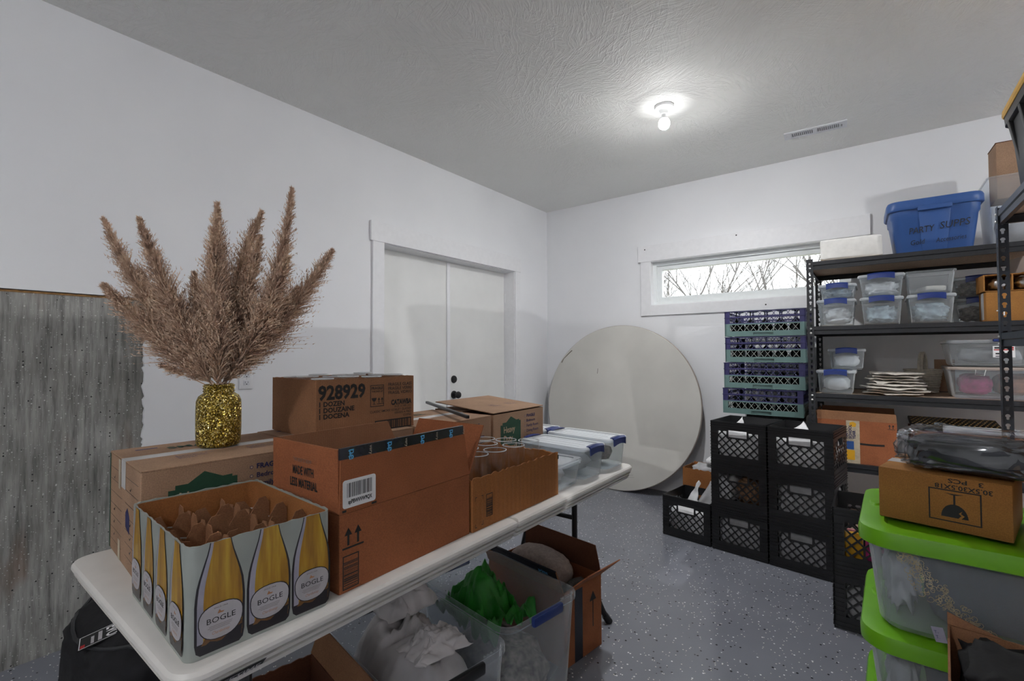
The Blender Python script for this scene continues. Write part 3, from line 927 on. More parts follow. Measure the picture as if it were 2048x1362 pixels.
# ------------------------------------------------------------------ cartons
def open_shell(l, w, h, t=0.004, r=0.004, jit=0.0, seed=0, n=2, sub=0.012, bot=True):
    """open-top box with real wall thickness; jit gives a torn top edge"""
    rn = random.Random(seed)
    base = rloop(l, w, 0, r, n)
    pts = []
    for a, b_ in zip(base, base[1:] + base[:1]):
        a, b_ = Vector(a), Vector(b_)
        m_ = max(1, int((b_ - a).length / sub)) if jit else 1
        for k in range(m_):
            pts.append(a.lerp(b_, k / m_))
    fx, fy = (l - 2 * t) / l, (w - 2 * t) / w
    top = [h + (rn.uniform(-jit, jit * 0.4) if jit else 0) for _ in pts]
    outer0 = [(p.x, p.y, 0) for p in pts]
    outer1 = [(p.x, p.y, z) for p, z in zip(pts, top)]
    inner1 = [(p.x * fx, p.y * fy, z - 0.0004) for p, z in zip(pts, top)]
    inner0 = [(p.x * fx, p.y * fy, t) for p in pts]
    return MB().loft([outer0, outer1, inner1, inner0])

ROOMS = ['FRAGILE', 'Bedroom', 'Family Room', 'Dining Room', 'Kitchen', 'Bath', 'Basement', 'Attic']
def moving_box(y0, x1, label, full=True, flap_tilt=0.0, w=0.36, l=0.39, h=0.26, rz=0.0, left=False):
    t = thing('moving_box', label, 'box', (x1 - w / 2, y0 + l / 2, TZ), rz, 'brown moving boxes along the table')
    hb = h - 0.004
    ob('box_body', open_shell(w, l, hb, 0.004, 0.003), 'kraft_pale', t, smooth=20)
    fm = mesh_of(MB().box(-w / 2 + 0.001, -0.001, -l / 2 + 0.0005, l / 2 - 0.0005, 0, 0.004), 'top_flap', 0, 0.0008, 1)
    link('top_flap', fm, 'kraft_pale', t, (0, 0, hb))
    if flap_tilt:
        big = mesh_of(MB().box(-w + 0.002, 0, -l / 2, l / 2, 0, 0.004), 'top_flap', 0, 0.0008, 1)
        f2 = link('top_flap', big, 'kraft_pale', t, (w / 2, 0, hb + 0.005), (0, flap_tilt, 0))
        top = f2
        for k, (yy, s_) in enumerate(((-0.06, 0.011), (0.06, 0.011))):
            text(f2, 'FRAGILE\nBedroom\nFamily Room\nDining Room', (-0.14, yy, 0.0042), ((0, 1, 0), (-1, 0, 0)), s_, 'navy_ink')
    else:
        fm2 = mesh_of(MB().box(0.001, w / 2 - 0.001, -l / 2 + 0.0005, l / 2 - 0.0005, 0, 0.004), 'top_flap', 0, 0.0008, 1)
        f2 = link('top_flap', fm2, 'kraft_pale', t, (0, 0, hb))
        tp = MB().box(-0.024, 0.024, -l / 2 - 0.0006, l / 2 + 0.0006, h + 0.0002, h + 0.0008)
        tp.box(-0.024, 0.024, -l / 2 - 0.0012, -l / 2 - 0.0006, h - 0.07, h + 0.0008)
        ob('packing_tape', tp, 'tape_clear', t, smooth=0)
        text(t, 'SMALL', (-0.075, -0.085, h + 0.0004), '+Z', 0.050, 'green_ink', bold=0.001)
        decal(t, 'print_bar', [rect(0, 0.05, 0, 0.012)], (-0.12, -0.15, h), '+Z', 'navy_ink')
        for yy in (-0.10, 0.07):
            text(t, 'Bedroom  o Bath\nFamily Room\nDining Room\nKitchen', (0.055, yy, h + 0.0004), '+Z', 0.013, 'navy_ink')
    X = w / 2
    # printed house badge and room list on the side facing the aisle
    z0, z1, a, b_ = 0.055, 0.208, -0.143, 0.006
    badge = [(a, z0), (b_, z0), (b_, z1 + 0.006), (b_ - 0.012, z1 + 0.006), (b_ - 0.012, z1 + 0.012), (b_ - 0.034, z1 + 0.011), ((a + b_) / 2, z1 + 0.030), (a + 0.040, z1 + 0.006), (a + 0.014, z1 + 0.006), (a + 0.014, z1 - 0.004), (a, z1 - 0.004)]
    decal(t, 'printed_badge', [badge], (X, 0, 0), '+X', 'green_ink')
    text(t, 'Heavy\nDuty\nX-small', (X + 0.0004, a + 0.020, z1 - 0.040), '+X', 0.040, 'kraft_ink', bold=0.0004, width=0.10)
    for k, rmn in enumerate(ROOMS):
        z = 0.222 - k * 0.0235
        decal(t, 'tick_circle', [[(0.0045 * math.cos(q), 0.0045 * math.sin(q)) for q in [j * 0.785 for j in range(8)]]], (X, 0.040, z + 0.005), '+X', 'navy_ink')
        decal(t, 'tick_circle', [[(0.003 * math.cos(q), 0.003 * math.sin(q)) for q in [j * 0.785 for j in range(8)]]], (X, 0.040, z + 0.005), '+X', 'kraft_ink', 0.0007)
        text(t, rmn, (X, 0.052, z), '+X', 0.0185, 'navy_ink', bold=0.0005 if k == 0 else 0.0002)
    if left:
        # ruled table with ticks on the end
        L = []
        for k in range(7):
            L.append(rect(-0.16, -0.02, 0.03 + k * 0.032, 0.0312 + k * 0.032))
            L.append(rect(0.02, 0.16, 0.03 + k * 0.032, 0.0312 + k * 0.032))
        decal(t, 'ruled_lines', L, (0, -l / 2, 0), '-Y', 'ink')
        decal(t, 'printed_emblem', [[(0.005, 0.10), (0.05, 0.09), (0.05, 0.13), (0.028, 0.15), (0.005, 0.135)]], (0.02, -l / 2, 0), '-Y', 'navy_ink')
        decal(t, 'edge_band', [rect(-0.179, -0.165, 0.0, 0.255)], (0, -l / 2, 0), '-Y', 'green_ink')
        decal(t, 'pale_tape', [rect(-0.06, -0.035, 0.0, 0.05)], (0, -l / 2, 0), '-Y', 'tape_beige', 0.0008)
        decal(t, 'pale_tape', [rect(-0.06, -0.035, 0.18, 0.255)], (0, -l / 2, 0), '-Y', 'tape_beige', 0.0008)
        decal(t, 'tick_marks', [[(x, z), (x + 0.008, z - 0.006), (x + 0.024, z + 0.008), (x + 0.008, z - 0.001)] for x in (-0.12, 0.07) for z in (0.05, 0.083, 0.116, 0.2)], (0, -l / 2, 0), '-Y', 'ink', 0.0008)
    return t

moving_box(0.362, 1.465, 'closed brown moving box under the gold glitter jar', rz=math.radians(-4), left=True)
moving_box(0.764, 1.462, 'brown moving box carrying the open carton of stemmed glasses', l=0.38)
moving_box(1.158, 1.488, 'closed brown moving box with the black rod lying on it')
moving_box(1.580, 1.472, 'brown moving box with a lifted top flap and green Heavy Duty badge', flap_tilt=math.radians(4.6))

# carton of stemmed glasses
GL = 0.385
t = thing('glassware_carton', 'open brown carton printed 928929 holding upturned stemmed glasses', 'box', (1.262, 0.996, 1.0015), math.radians(-3.5))
gw, gl, gh = 0.315, 0.375, 0.182
ob('carton_body', open_shell(gw, gl, gh, 0.004, 0.003, 0.0012, 5), 'kraft', t, smooth=20)
X = gw / 2
o0 = -gl / 2
text(t, '928929', (X, o0 + 0.008, 0.120), '+X', 0.062, 'ink', width=0.165, bold=0.0022)
for k, s_ in enumerate(('1 DOZEN', '1 DOUZAINE', '1 DOCENA')):
    text(t, s_, (X, o0 + 0.008, 0.098 - k * 0.0195), '+X', 0.021, 'ink', bold=0.0007)
decal(t, 'fragile_frame', frame_rects(0.192, 0.246, 0.082, 0.156, 0.0022) + goblet_icon(0.207, 0.090, 0.022) + arrows_up(0.226, 0.092, 0.017), (X, o0, 0), '+X', 'ink')
text(t, 'FRAGILE', (X, o0 + 0.196, 0.141), '+X', 0.0125, 'ink', width=0.045, bold=0.0004)
text(t, 'THIS END UP', (X, o0 + 0.197, 0.131), '+X', 0.008, 'ink', width=0.044, bold=0.0002)
for k, s_ in enumerate(('FRAGILE GLASS', 'FRAGILE VERRE', 'FRAGIL VIDRIO')):
    text(t, s_, (X, o0 + 0.365, 0.150 - k * 0.0145), '+X', 0.015, 'ink', bold=0.0002, align='RIGHT')
text(t, 'CATAWBA', (X, o0 + 0.362, 0.083), '+X', 0.024, 'ink', bold=0.0012, align='RIGHT', width=0.088)
text(t, '16.25 oz (481 mL)', (X, o0 + 0.362, 0.073), '+X', 0.010, 'ink', align='RIGHT')
for k, s_ in enumerate(('CLASSIC SMOKE GOBLET GLASSES', 'VERRES A PIED', 'COPAS')):
    text(t, s_, (X, o0 + 0.362, 0.061 - k * 0.011), '+X', 0.0112, 'ink', align='RIGHT', bold=0.0001)
rnd = random.Random(8)
decal(t, 'bar_code', frame_rects(0.21, 0.362, -0.002, 0.032, 0.004) + barcode(0.255, 0.355, 0.001, 0.028, rnd), (X, o0, 0.001), '+X', 'ink')
# upturned goblets, one object each
gp = [(0.033, 0.178), (0.034, 0.1765), (0.030, 0.1735), (0.012, 0.169), (0.0045, 0.162), (0.004, 0.115), (0.008, 0.105), (0.026, 0.088), (0.035, 0.06), (0.036, 0.035), (0.032, 0.006), (0.0305, 0.006), (0.0345, 0.035), (0.0335, 0.06), (0.02, 0.09), (0.004, 0.102)]
gme = mesh_of(MB().lathe(gp, 20), 'goblet', 40)
gme.materials.append(M['glass'])
foot_rim = mesh_of(MB().tube([(0.0335 * math.cos(a), 0.0335 * math.sin(a), 0.1770) for a in [k * math.pi / 14 for k in range(29)]], 0.0019, 6), 'foot_rim', 60)
ca, sa = math.cos(math.radians(-3.5)), math.sin(math.radians(-3.5))
gi = 0
for i in range(3):
    for j in range(4):
        lx, ly = -0.102 + i * 0.102, -0.136 + j * 0.0905
        o = link('goblet', gme, None, None, (1.262 + lx * ca - ly * sa, 0.996 + lx * sa + ly * ca, 1.0015 + 0.006 + 0.004 * ((i * 3 + j) % 2)))
        link('foot_rim', foot_rim, 'glass_rim', o)
        tag(o, 'clear stemmed glass standing foot-up in the 928929 carton', 'glass', 'glasses in the 928929 carton')

# large open carton with taped flap
aw, al, ah = 0.282, 0.432, 0.172
t = thing('shipping_carton', 'large reddish-brown open carton with raised flaps and a black taped edge', 'box', (1.700, 0.814, TZ), math.radians(1.5))
ob('carton_body', open_shell(aw, al, ah, 0.004, 0.003), 'kraft_red', t, smooth=20)
def flap(parent, pts, hinge, axis, ang, mat, name='flap', thick=0.004):
    """flap polygon in local (along, up), hinged along its base"""
    mb = MB()
    n = len(pts)
    if axis == 'Y':     # flap along y, thickness along x
        vs = [(0, a, b_) for a, b_ in pts] + [(-thick, a, b_) for a, b_ in pts]
    else:
        vs = [(a, 0, b_) for a, b_ in pts] + [(a, -thick, b_) for a, b_ in pts]
    mb.add(vs, [tuple(range(n)), tuple(reversed(range(n, 2 * n)))] + [(k, (k + 1) % n, n + (k + 1) % n, n + k) for k in range(n)])
    return ob(name, mb, mat, parent, hinge, (0, ang, 0) if axis == 'Y' else (ang, 0, 0), smooth=0)
L2, W2 = al / 2, aw / 2
rf = flap(t, [(-L2, 0.001), (L2, 0.001), (L2 - 0.030, 0.145), (-L2 + 0.002, 0.145)], (W2, 0, ah), 'Y', math.radians(0.5), 'kraft_red')
lf = flap(t, [(-L2, 0.001), (L2, 0.001), (L2 - 0.068, 0.140), (-L2 + 0.004, 0.142)], (-W2 + 0.004, 0, ah), 'Y', math.radians(-1.5), 'kraft_red_in')
nf = flap(t, [(-W2, 0.001), (W2 - 0.004, 0.001), (W2 - 0.006, 0.143), (-W2 + 0.001, 0.143)], (0, -L2 + 0.004, ah), 'X', math.radians(0.5), 'kraft_red')
ff = flap(t, [(-W2, 0.001), (W2, 0.001), (W2 - 0.003, 0.150), (-W2 - 0.002, 0.150)], (0, L2, ah), 'X', math.radians(-28), 'kraft_red')
# black tape folded over the top of the long flap
tp = MB().box(-0.0052, 0.0008, -L2 - 0.001, L2 - 0.030, 0.121, 0.1462)
ob('printed_tape', tp, 'tape_black', rf, smooth=0)
for k in range(4):
    y0 = -L2 + 0.022 + k * 0.108
    text(rf, 'ne', (0.001, y0, 0.1425), ((0, 0, -1), (0, 1, 0)), 0.025, 'tape_blue', bold=0.0004)
    arc = [(0.0085 * math.cos(a), 0.009 * math.sin(a)) for a in [math.pi * (0.1 + 0.8 * j / 8) for j in range(9)]]
    sw = arc + [(0.75 * x, 0.6 * y) for x, y in reversed(arc)]
    decal(rf, 'tape_swoosh', [sw], (0.0008, y0 - 0.004, 0.132), ((0, 0, -1), (0, 1, 0)), 'tape_blue')
    text(rf, 'very', (0.001, y0 + 0.055, 0.1425), ((0, 0, -1), (0, 1, 0)), 0.012, 'tape_beige')
# printing
text(nf, 'THE BOX IS NOW', (-0.045, -0.0042, 0.098), '-Y', 0.0125, 'grey_ink', width=0.078)
text(nf, 'MADE WITH', (-0.048, -0.0042, 0.068), '-Y', 0.028, 'ink', width=0.088, bold=0.0008)
text(nf, 'LESS MATERIAL', (-0.060, -0.0042, 0.038), '-Y', 0.028, 'ink', width=0.116, bold=0.0008)
text(nf, 'sipm Scan to see why', (-0.05, -0.0042, 0.012), '-Y', 0.011, 'grey_ink', width=0.085)
# sticker
st = MB().box(W2, W2 + 0.0008, -L2 + 0.006, -L2 + 0.090, 0.178, 0.232)
sk = ob('barcode_sticker', MB().loft([[(W2 + 0.0008 + d, p[0] - L2 + 0.051, p[1] + 0.215) for p in rloop(0.088, 0.062, 0, 0.006, 3)] for d in (0, 0.0009)]), 'white_paper', t, smooth=0)
rnd = random.Random(4)
decal(sk, 'bar_code', barcode(-0.034, 0.034, -0.008, 0.024, rnd, n=26), (W2 + 0.0017, -L2 + 0.051, 0.215), '+X', 'ink')
text(sk, 'spPBWVVW9QX', (W2 + 0.0018, -L2 + 0.020, 0.193), '+X', 0.0125, 'ink', width=0.064, bold=0.0004)
decal(t, 'corner_marks', [rect(0.082, 0.096, 0.176, 0.181), rect(0.004, 0.014, 0.176, 0.181)], (W2, -L2 + 0.002, 0), '+X', 'ink', 0.0012)
decal(t, 'handling_arrows', arrows_up(0.022, 0.098, 0.034), (W2, -L2, 0), '+X', 'ink')
decal(t, 'bar_code', frame_rects(0.008, 0.050, 0.006, 0.080, 0.0025) + barcode(0.011, 0.047, 0.010, 0.064, rnd, True, 16) + [rect(0.010, 0.048, 0.064, 0.0658)], (W2, -L2, 0), '+X', 'ink')

# cut-down carton with glass cylinders
cw, cl, ch = 0.345, 0.476, 0.156
CX, CYc = 1.668, 1.278
t = thing('cut_carton', 'low torn-down brown carton crowded with tall glass cylinders', 'box', (CX, CYc, TZ))
ob('carton_body', open_shell(cw, cl, ch, 0.005, 0.003, 0.006, 12), 'kraft_torn', t, smooth=20)
rnd = random.Random(14)
decal(t, 'bar_code', frame_rects(0.062, 0.092, 0.030, 0.098, 0.0022) + barcode(0.064, 0.090, 0.034, 0.086, rnd, True, 12), (cw / 2, -cl / 2, 0), '+X', 'ink')
decal(t, 'corner_marks', [rect(0.012, 0.020, 0.098, 0.100), rect(0.012, 0.0135, 0.088, 0.1), rect(0.040, 0.048, 0.098, 0.1), rect(0.0465, 0.048, 0.088, 0.1), rect(0.012, 0.020, 0.01, 0.012), rect(0.012, 0.0135, 0.01, 0.02), rect(0.040, 0.048, 0.012, 0.014), rect(0.0465, 0.048, 0.014, 0.025), rect(0.47, 0.478, 0.13, 0.145)], (cw / 2, -cl / 2, 0), '+X', 'ink')
decal(t, 'crease_lines', [[(x, 0.002), (x + 0.0009, 0.002), (x + d + 0.0009, 0.146), (x + d, 0.146)] for x, d in ((0.044, -0.002), (0.055, 0.003), (0.118, 0.0), (0.151, 0.002), (0.196, -0.003), (0.236, 0.002), (0.305, 0.003), (0.322, -0.002), (0.398, 0.001), (0.441, -0.002))], (cw / 2, -cl / 2, 0), '+X', 'kraft')
cyl = mesh_of(MB().lathe([(0.036, 0.0), (0.0385, 0.004), (0.0385, 0.203), (0.0378, 0.2055), (0.0360, 0.2055), (0.0352, 0.203), (0.0352, 0.010), (0.0, 0.010)], 32, cap1=False), 'glass_cylinder', 40)
cyl.materials.append(M['glass'])
rim_me = mesh_of(MB().tube([(0.0369 * math.cos(a), 0.0369 * math.sin(a), 0.2052) for a in [k * math.pi / 16 for k in range(33)]], 0.0015, 6), 'rim', 60)
for k, (x, y) in enumerate(((1.790, 1.115), (1.795, 1.200), (1.705, 1.165), (1.705, 1.265), (1.795, 1.300), (1.640, 1.330), (1.715, 1.360), (1.788, 1.400), (1.605, 1.130), (1.600, 1.235))):
    o = link('glass_cylinder', cyl, None, None, (x, y, TZ + 0.0055))
    link('rim', rim_me, 'glass_rim', o)
    tag(o, 'straight clear glass cylinder standing in the torn-down carton', 'glass', 'glass cylinders in the torn-down carton')
o = ob('white_card', MB().box(-0.002, 0.002, -0.06, 0.06, 0, 0.165), 'white_paper', None, (1.725, 1.066, TZ + 0.006), (0, 0, math.radians(90)))
tag(o, 'white card panel upright beside the glass cylinders', 'card')
o.rotation_euler = (math.radians(-4), 0, math.radians(88))

# wine carton
ww, wl, wh = 0.385, 0.262, 0.197
WC = (1.662, 0.452)
t = thing('wine_carton', 'open wine carton printed with gold bottles and BOGLE labels', 'box', (WC[0], WC[1], TZ), math.radians(-3.0))
ob('carton_sleeve', open_shell(ww, wl, wh, 0.0035, 0.018, 0.0022, 9, n=5), 'wine_bg', t, smooth=30)
inner = open_shell(ww - 0.0075, wl - 0.0075, wh - 0.004, 0.001, 0.016, 0, n=5)
ob('kraft_lining', inner, 'kraft_torn', t, smooth=30)
def bottle_half(z):
    tab = [(0.0, 0.031), (0.006, 0.0375), (0.02, 0.0400), (0.090, 0.0405), (0.120, 0.037), (0.150, 0.028), (0.175, 0.020), (0.194, 0.0165)]
    for (a, r0), (b_, r1) in zip(tab, tab[1:]):
        if a <= z <= b_:
            return r0 + (r1 - r0) * (z - a) / (b_ - a)
    return tab[-1][1]
zs = [0.0, 0.006, 0.02, 0.05, 0.085, 0.1, 0.115, 0.13, 0.145, 0.158, 0.17, 0.182, 0.190]
def outline(s0, off0, s1, off1, z_lo=0.0):
    zz_ = [max(z, z_lo) for z in zs if z >= z_lo - 1e-6] if z_lo else zs
    return [(bottle_half(z) * s1 + off1, z) for z in zz_] + [(-bottle_half(z) * s0 + off0, z) for z in reversed(zz_)]
lab = []
for k in range(28):
    a = 2 * math.pi * k / 28
    c_, s_ = math.cos(a), math.sin(a)
    lab.append((0.0345 * math.copysign(abs(c_) ** 0.8, c_) * (1 + 0.10 * s_), 0.030 * math.copysign(abs(s_) ** 0.85, s_)))
def printed_bottles(face, origin, xs):
    for bx in xs:
        def sh(poly, dz=0.0):
            return [(x + bx, z + 0.006 + dz) for x, z in poly]
        decal(t, 'bottle_outline', [sh(outline(1.0, 0, 1.0, 0))], origin, face, 'wine_dark', 0.0004)
        decal(t, 'bottle_highlight', [sh(outline(0.90, 0, 0.90, 0, 0.018))], origin, face, 'wine_pale', 0.0007)
        decal(t, 'bottle_wine', [sh(outline(0.66, 0, 0.90, 0, 0.016))], origin, face, 'wine_gold', 0.0010)
        decal(t, 'bottle_shadow', [sh([(-0.030, 0.017), (0.035, 0.012), (0.036, 0.036), (0.018, 0.045), (-0.004, 0.026), (-0.020, 0.034)])], origin, face, 'wine_amber', 0.0013)
        decal(t, 'bottle_shadow', [sh([(-0.034, 0.010), (0.033, 0.006), (0.036, 0.030), (0.022, 0.028), (0.0, 0.013), (-0.016, 0.020)])], origin, face, 'wine_dark', 0.0015)
        decal(t, 'label_border', [sh([(x * 1.045 + 0.001, z * 1.05) for x, z in lab], 0.051)], origin, face, 'wine_dark', 0.0018)
        lb = decal(t, 'bottle_label', [sh([(x + 0.001, z) for x, z in lab], 0.051)], origin, face, 'wine_label', 0.0021)
        r, u = FACES[face]
        def at(dx, dz):
            return Vector(origin) + Vector(r) * (bx + dx) + Vector(u) * (dz + 0.006) + Vector(r).cross(Vector(u)) * 0.0018
        text(lb, 'BOGLE', at(-0.023, 0.0500), face, 0.0135, 'ink', width=0.046)
        text(lb, 'SINCE 1968', at(-0.011, 0.0735), face, 0.0036, 'grey_ink', width=0.022)
        decal(lb, 'fine_print', [rect(-0.018, 0.019, 0.0500, 0.0506), rect(-0.020, 0.018, 0.0472, 0.0478), rect(-0.017, 0.015, 0.0444, 0.0450)], at(0, -0.006) - Vector(u) * 0.0 - Vector(r) * 0.0, face, 'grey_ink', 0.0004)
        text(lb, 'Chardonnay', at(-0.014, 0.0300), face, 0.0075, 'wine_red', width=0.028, shear=0.35)
        decal(lb, 'label_emblem', [[(-0.005, 0.0695), (0.004, 0.0695), (0.006, 0.0717), (0.001, 0.0721), (-0.002, 0.0760), (-0.004, 0.0723)]], at(0, -0.006), face, 'wine_red', 0.0004)
printed_bottles('+X', (ww / 2, -wl / 2, 0), (0.052, 0.136, 0.219))
printed_bottles('-Y', (-ww / 2, -wl / 2, 0), (0.052, 0.145, 0.238, 0.331))
# notched dividers
def divider(L, cells, seed, dz=0.0):
    rn = random.Random(seed)
    c = L / cells
    top = []
    for k in range(cells):
        x = -L / 2 + k * c
        h_ = 0.172 + dz + rn.uniform(-0.006, 0.006)
        top += [(x + 0.001, h_ - 0.012), (x + 0.008, h_), (x + c * 0.30, h_ + rn.uniform(-0.004, 0.003)), (x + c * 0.5, h_ - 0.030 + rn.uniform(-0.006, 0.006)), (x + c * 0.70, h_ - 0.002), (x + c - 0.010, h_), (x + c - 0.001, h_ - 0.016)]
    pts = [(-L / 2, 0.004)] + [(x, z) for x, z in top] + [(L / 2, 0.004)]
    n = len(pts)
    mb = MB()
    lo = [(x, 0.004) for x, z in pts]
    mb.v = [(x, -0.001, z) for x, z in pts] + [(x, 0.001, z) for x, z in pts] + [(x, -0.001, z) for x, z in lo] + [(x, 0.001, z) for x, z in lo]
    for k in range(n - 1):
        mb.f += [(k, k + 1, 2 * n + k + 1, 2 * n + k), (n + k, 3 * n + k, 3 * n + k + 1, n + k + 1), (k, n + k, n + k + 1, k + 1)]
    return mb
for k in range(2):
    ob('divider', divider(ww - 0.012, 4, 30 + k), 'kraft', t, (0, -wl / 6 + k * wl / 3, 0.002), smooth=0)
for k in range(3):
    ob('divider', divider(wl - 0.012, 3, 40 + k, 0.004), 'kraft', t, (-ww / 4 + k * ww / 4, 0, 0.002), (0, 0, math.pi / 2), smooth=0)
jar = mesh_of(MB().lathe([(0.030, 0.0), (0.034, 0.004), (0.035, 0.10), (0.034, 0.124), (0.0325, 0.1255), (0.031, 0.124), (0.032, 0.10), (0.031, 0.008), (0.0, 0.008)], 24, cap1=False), 'glass_tumbler', 40)
jar.materials.append(M['glass'])
jar_rim = mesh_of(MB().tube([(0.0327 * math.cos(a), 0.0327 * math.sin(a), 0.1250) for a in [k * math.pi / 14 for k in range(29)]], 0.0014, 6), 'rim', 60)
ca, sa = math.cos(math.radians(-3.0)), math.sin(math.radians(-3.0))
for i in range(4):
    for j in range(3):
        lx, ly = -ww * 3 / 8 + i * ww / 4, -wl / 3 + j * wl / 3
        o = link('glass_tumbler', jar, None, None, (WC[0] + lx * ca - ly * sa, WC[1] + lx * sa + ly * ca, TZ + 0.005))
        link('rim', jar_rim, 'glass_rim', o)
        tag(o, 'clear glass tumbler in a divider cell of the wine carton', 'glass', 'tumblers in the wine carton')

# black rod and bent handle
o = ob('black_rod', MB().box(-0.0065, 0.0065, -0.30, 0.30, 0, 0.012), 'hardware', None, (1.245, 1.375, 1.0055), (0, 0, math.radians(-63)), bevel=0.0015)
o.location = (1.275, 1.485, 1.014)
o.rotation_euler = (0, math.radians(0), math.radians(62.5))
tag(o, 'long black square rod lying across the brown moving box', 'rod')
mb = MB()
for dx in (0, 0.016):
    mb.tube([(0.0, -0.10 + dx, 0), (0.0, -0.10 + dx, 0.09), (0.0, 0.05 + dx, 0.095), (0.0, 0.085 + dx, 0.08), (0.0, 0.088 + dx, 0.045), (0.0, 0.06 + dx, 0.0)], 0.0075, 8)
o = ob('bent_handle', mb, 'hardware', None, (1.16, 1.255, 1.0015))
tag(o, 'black bent tubular handle behind the 928929 carton', 'handle')

# storage bins with latches
def storage_bin(name, label, l, w, h, loc, rz=0.0, lid=True, latches=('+', '-'), tub='clear_plastic', lidm='lid_plastic', latchm='blue_latch', taper=0.06, group=None, r=0.022, rim=True):
    """l along local x, w along local y; latches on the two x ends"""
    t = thing(name, label, 'storage bin', loc, rz, group)
    b0, b1 = 1 - taper, 1.0
    th = 0.0022
    hh = h - (0.012 if lid else 0.0)
    lp = [rloop(l * b0 - 0.01, w * b0 - 0.01, 0, r, 4), rloop(l * b0, w * b0, 0.008, r, 4), rloop(l * b1, w * b1, hh - 0.012, r, 4)]
    if rim:
        lp += [rloop(l * b1 + 0.014, w * b1 + 0.014, hh - 0.011, r + 0.006, 4), rloop(l * b1 + 0.014, w * b1 + 0.014, hh - 0.002, r + 0.006, 4)]
    lp += [rloop(l * b1 - 2 * th, w * b1 - 2 * th, hh - 0.001, r, 4), rloop(l * b0 - 2 * th, w * b0 - 2 * th, 0.010, r, 4)]
    ob('tub', MB().loft(lp), tub, t, smooth=40)
    if lid:
        lz = hh
        ob('lid', MB().loft([rloop(l + 0.016, w + 0.016, lz - 0.007, r + 0.006, 4), rloop(l + 0.018, w + 0.018, lz + 0.002, r + 0.006, 4), rloop(l + 0.010, w + 0.010, lz + 0.008, r + 0.004, 4), rloop(l - 0.03, w - 0.03, lz + 0.008, r, 4), rloop(l - 0.036, w - 0.036, lz + 0.004, r, 4)]), lidm, t, smooth=40)
        for k in (-1, 0, 1):
            ob('lid_rib', MB().box(-l * 0.36, l * 0.36, k * w * 0.25 - 0.002, k * w * 0.25 + 0.002, lz + 0.0035, lz + 0.0048), lidm, t, smooth=0)
    for s_ in latches:
        sg = 1 if s_ == '+' else -1
        lw = w * 0.62
        n = 10
        loops = []
        for k in range(n + 1):
            y = -lw / 2 + lw * k / n
            bow = 0.010 * (1 - (2 * k / n - 1) ** 2)
            x0 = l / 2 + 0.004
            z0 = hh - 0.026 + bow
            sec = [(x0 - 0.012, y, hh + 0.010 + bow * 0.4), (x0 + 0.006, y, hh + 0.012 + bow * 0.5), (x0 + 0.013 + bow * 0.3, y, hh + 0.004 + bow * 0.5), (x0 + 0.013 + bow * 0.3, y, z0), (x0 + 0.008, y, z0), (x0 + 0.007, y, hh + 0.003 + bow * 0.4)]
            loops.append([(sg * a, b_, c) for a, b_, c in sec])
        ob('latch', MB().loft(loops), latchm, t, smooth=40)
    return t
g4 = 'latched bins at the end of the table'
storage_bin('storage_bin', 'clear latched bin of grey decor beside the low lidded bin on the table', 0.335, 0.165, 0.137, (1.672, 1.820, TZ), math.radians(-5), group=g4, latches=('+', '-'))
storage_bin('storage_bin', 'clear latched bin of dark decor at the rounded table corner', 0.335, 0.165, 0.141, (1.676, 2.034, TZ), math.radians(-5), group=g4)
storage_bin('storage_bin', 'clear latched bin behind the lifted-flap moving box', 0.335, 0.16, 0.139, (1.285, 2.085, TZ), math.radians(-4), group=g4)
storage_bin('storage_bin', 'low clear bin with pink ribbon under its lid, no latches showing', 0.33, 0.165, 0.106, (1.668, 1.620, TZ), 0, latches=(), group=g4, lidm='frost_plastic')
soft('silver_decor', 'crumpled grey decor in the low bin without latches', 'decor', (0.27, 0.115, 0.06), (1.668, 1.62, TZ + 0.012), 'paper_grey', 1)
soft('ribbon_roll', 'pink and orange ribbon in the low bin without latches', 'ribbon', (0.10, 0.085, 0.014), (1.725, 1.615, TZ + 0.076), 'pink', 2, sub=3)
soft('ribbon_roll', 'small orange ribbon on the pink ribbon', 'ribbon', (0.05, 0.030, 0.006), (1.722, 1.622, TZ + 0.0902), 'orange', 3, sub=2)
soft('silver_decor', 'crumpled grey decor in the latched bin beside the low bin', 'decor', (0.26, 0.12, 0.09), (1.672, 1.820, TZ + 0.012), 'paper_grey', 4, math.radians(-5))
soft('dark_decor', 'dark brown and grey decor in the bin at the table corner', 'decor', (0.26, 0.12, 0.10), (1.676, 2.034, TZ + 0.012), 'mixed_decor', 5, math.radians(-5), amp=0.25)

# ------------------------------------------------------------------ gold jar with dried pampas
VX, VY, VZ = 1.262, 0.583, 1.0015
t = thing('glitter_jar', 'gold glitter-coated jar holding dried pampas grass', 'jar', (VX, VY, VZ))
ob('jar_body', MB().lathe([(0.046, 0.0), (0.053, 0.004), (0.0565, 0.016), (0.0575, 0.05), (0.0575, 0.105), (0.0565, 0.130), (0.051, 0.144), (0.0415, 0.151), (0.0385, 0.1535), (0.0385, 0.176), (0.0365, 0.178), (0.034, 0.176), (0.034, 0.15), (0.05, 0.13), (0.052, 0.02), (0.0, 0.012)], 48, cap1=False), 'glitter', t, smooth=50)
for z in (0.158, 0.166, 0.1735):
    ob('screw_thread', MB().tube([(0.0392 * math.cos(a), 0.0392 * math.sin(a), z) for a in [k * math.pi / 14 for k in range(29)]], 0.0018, 6), 'glitter', t)

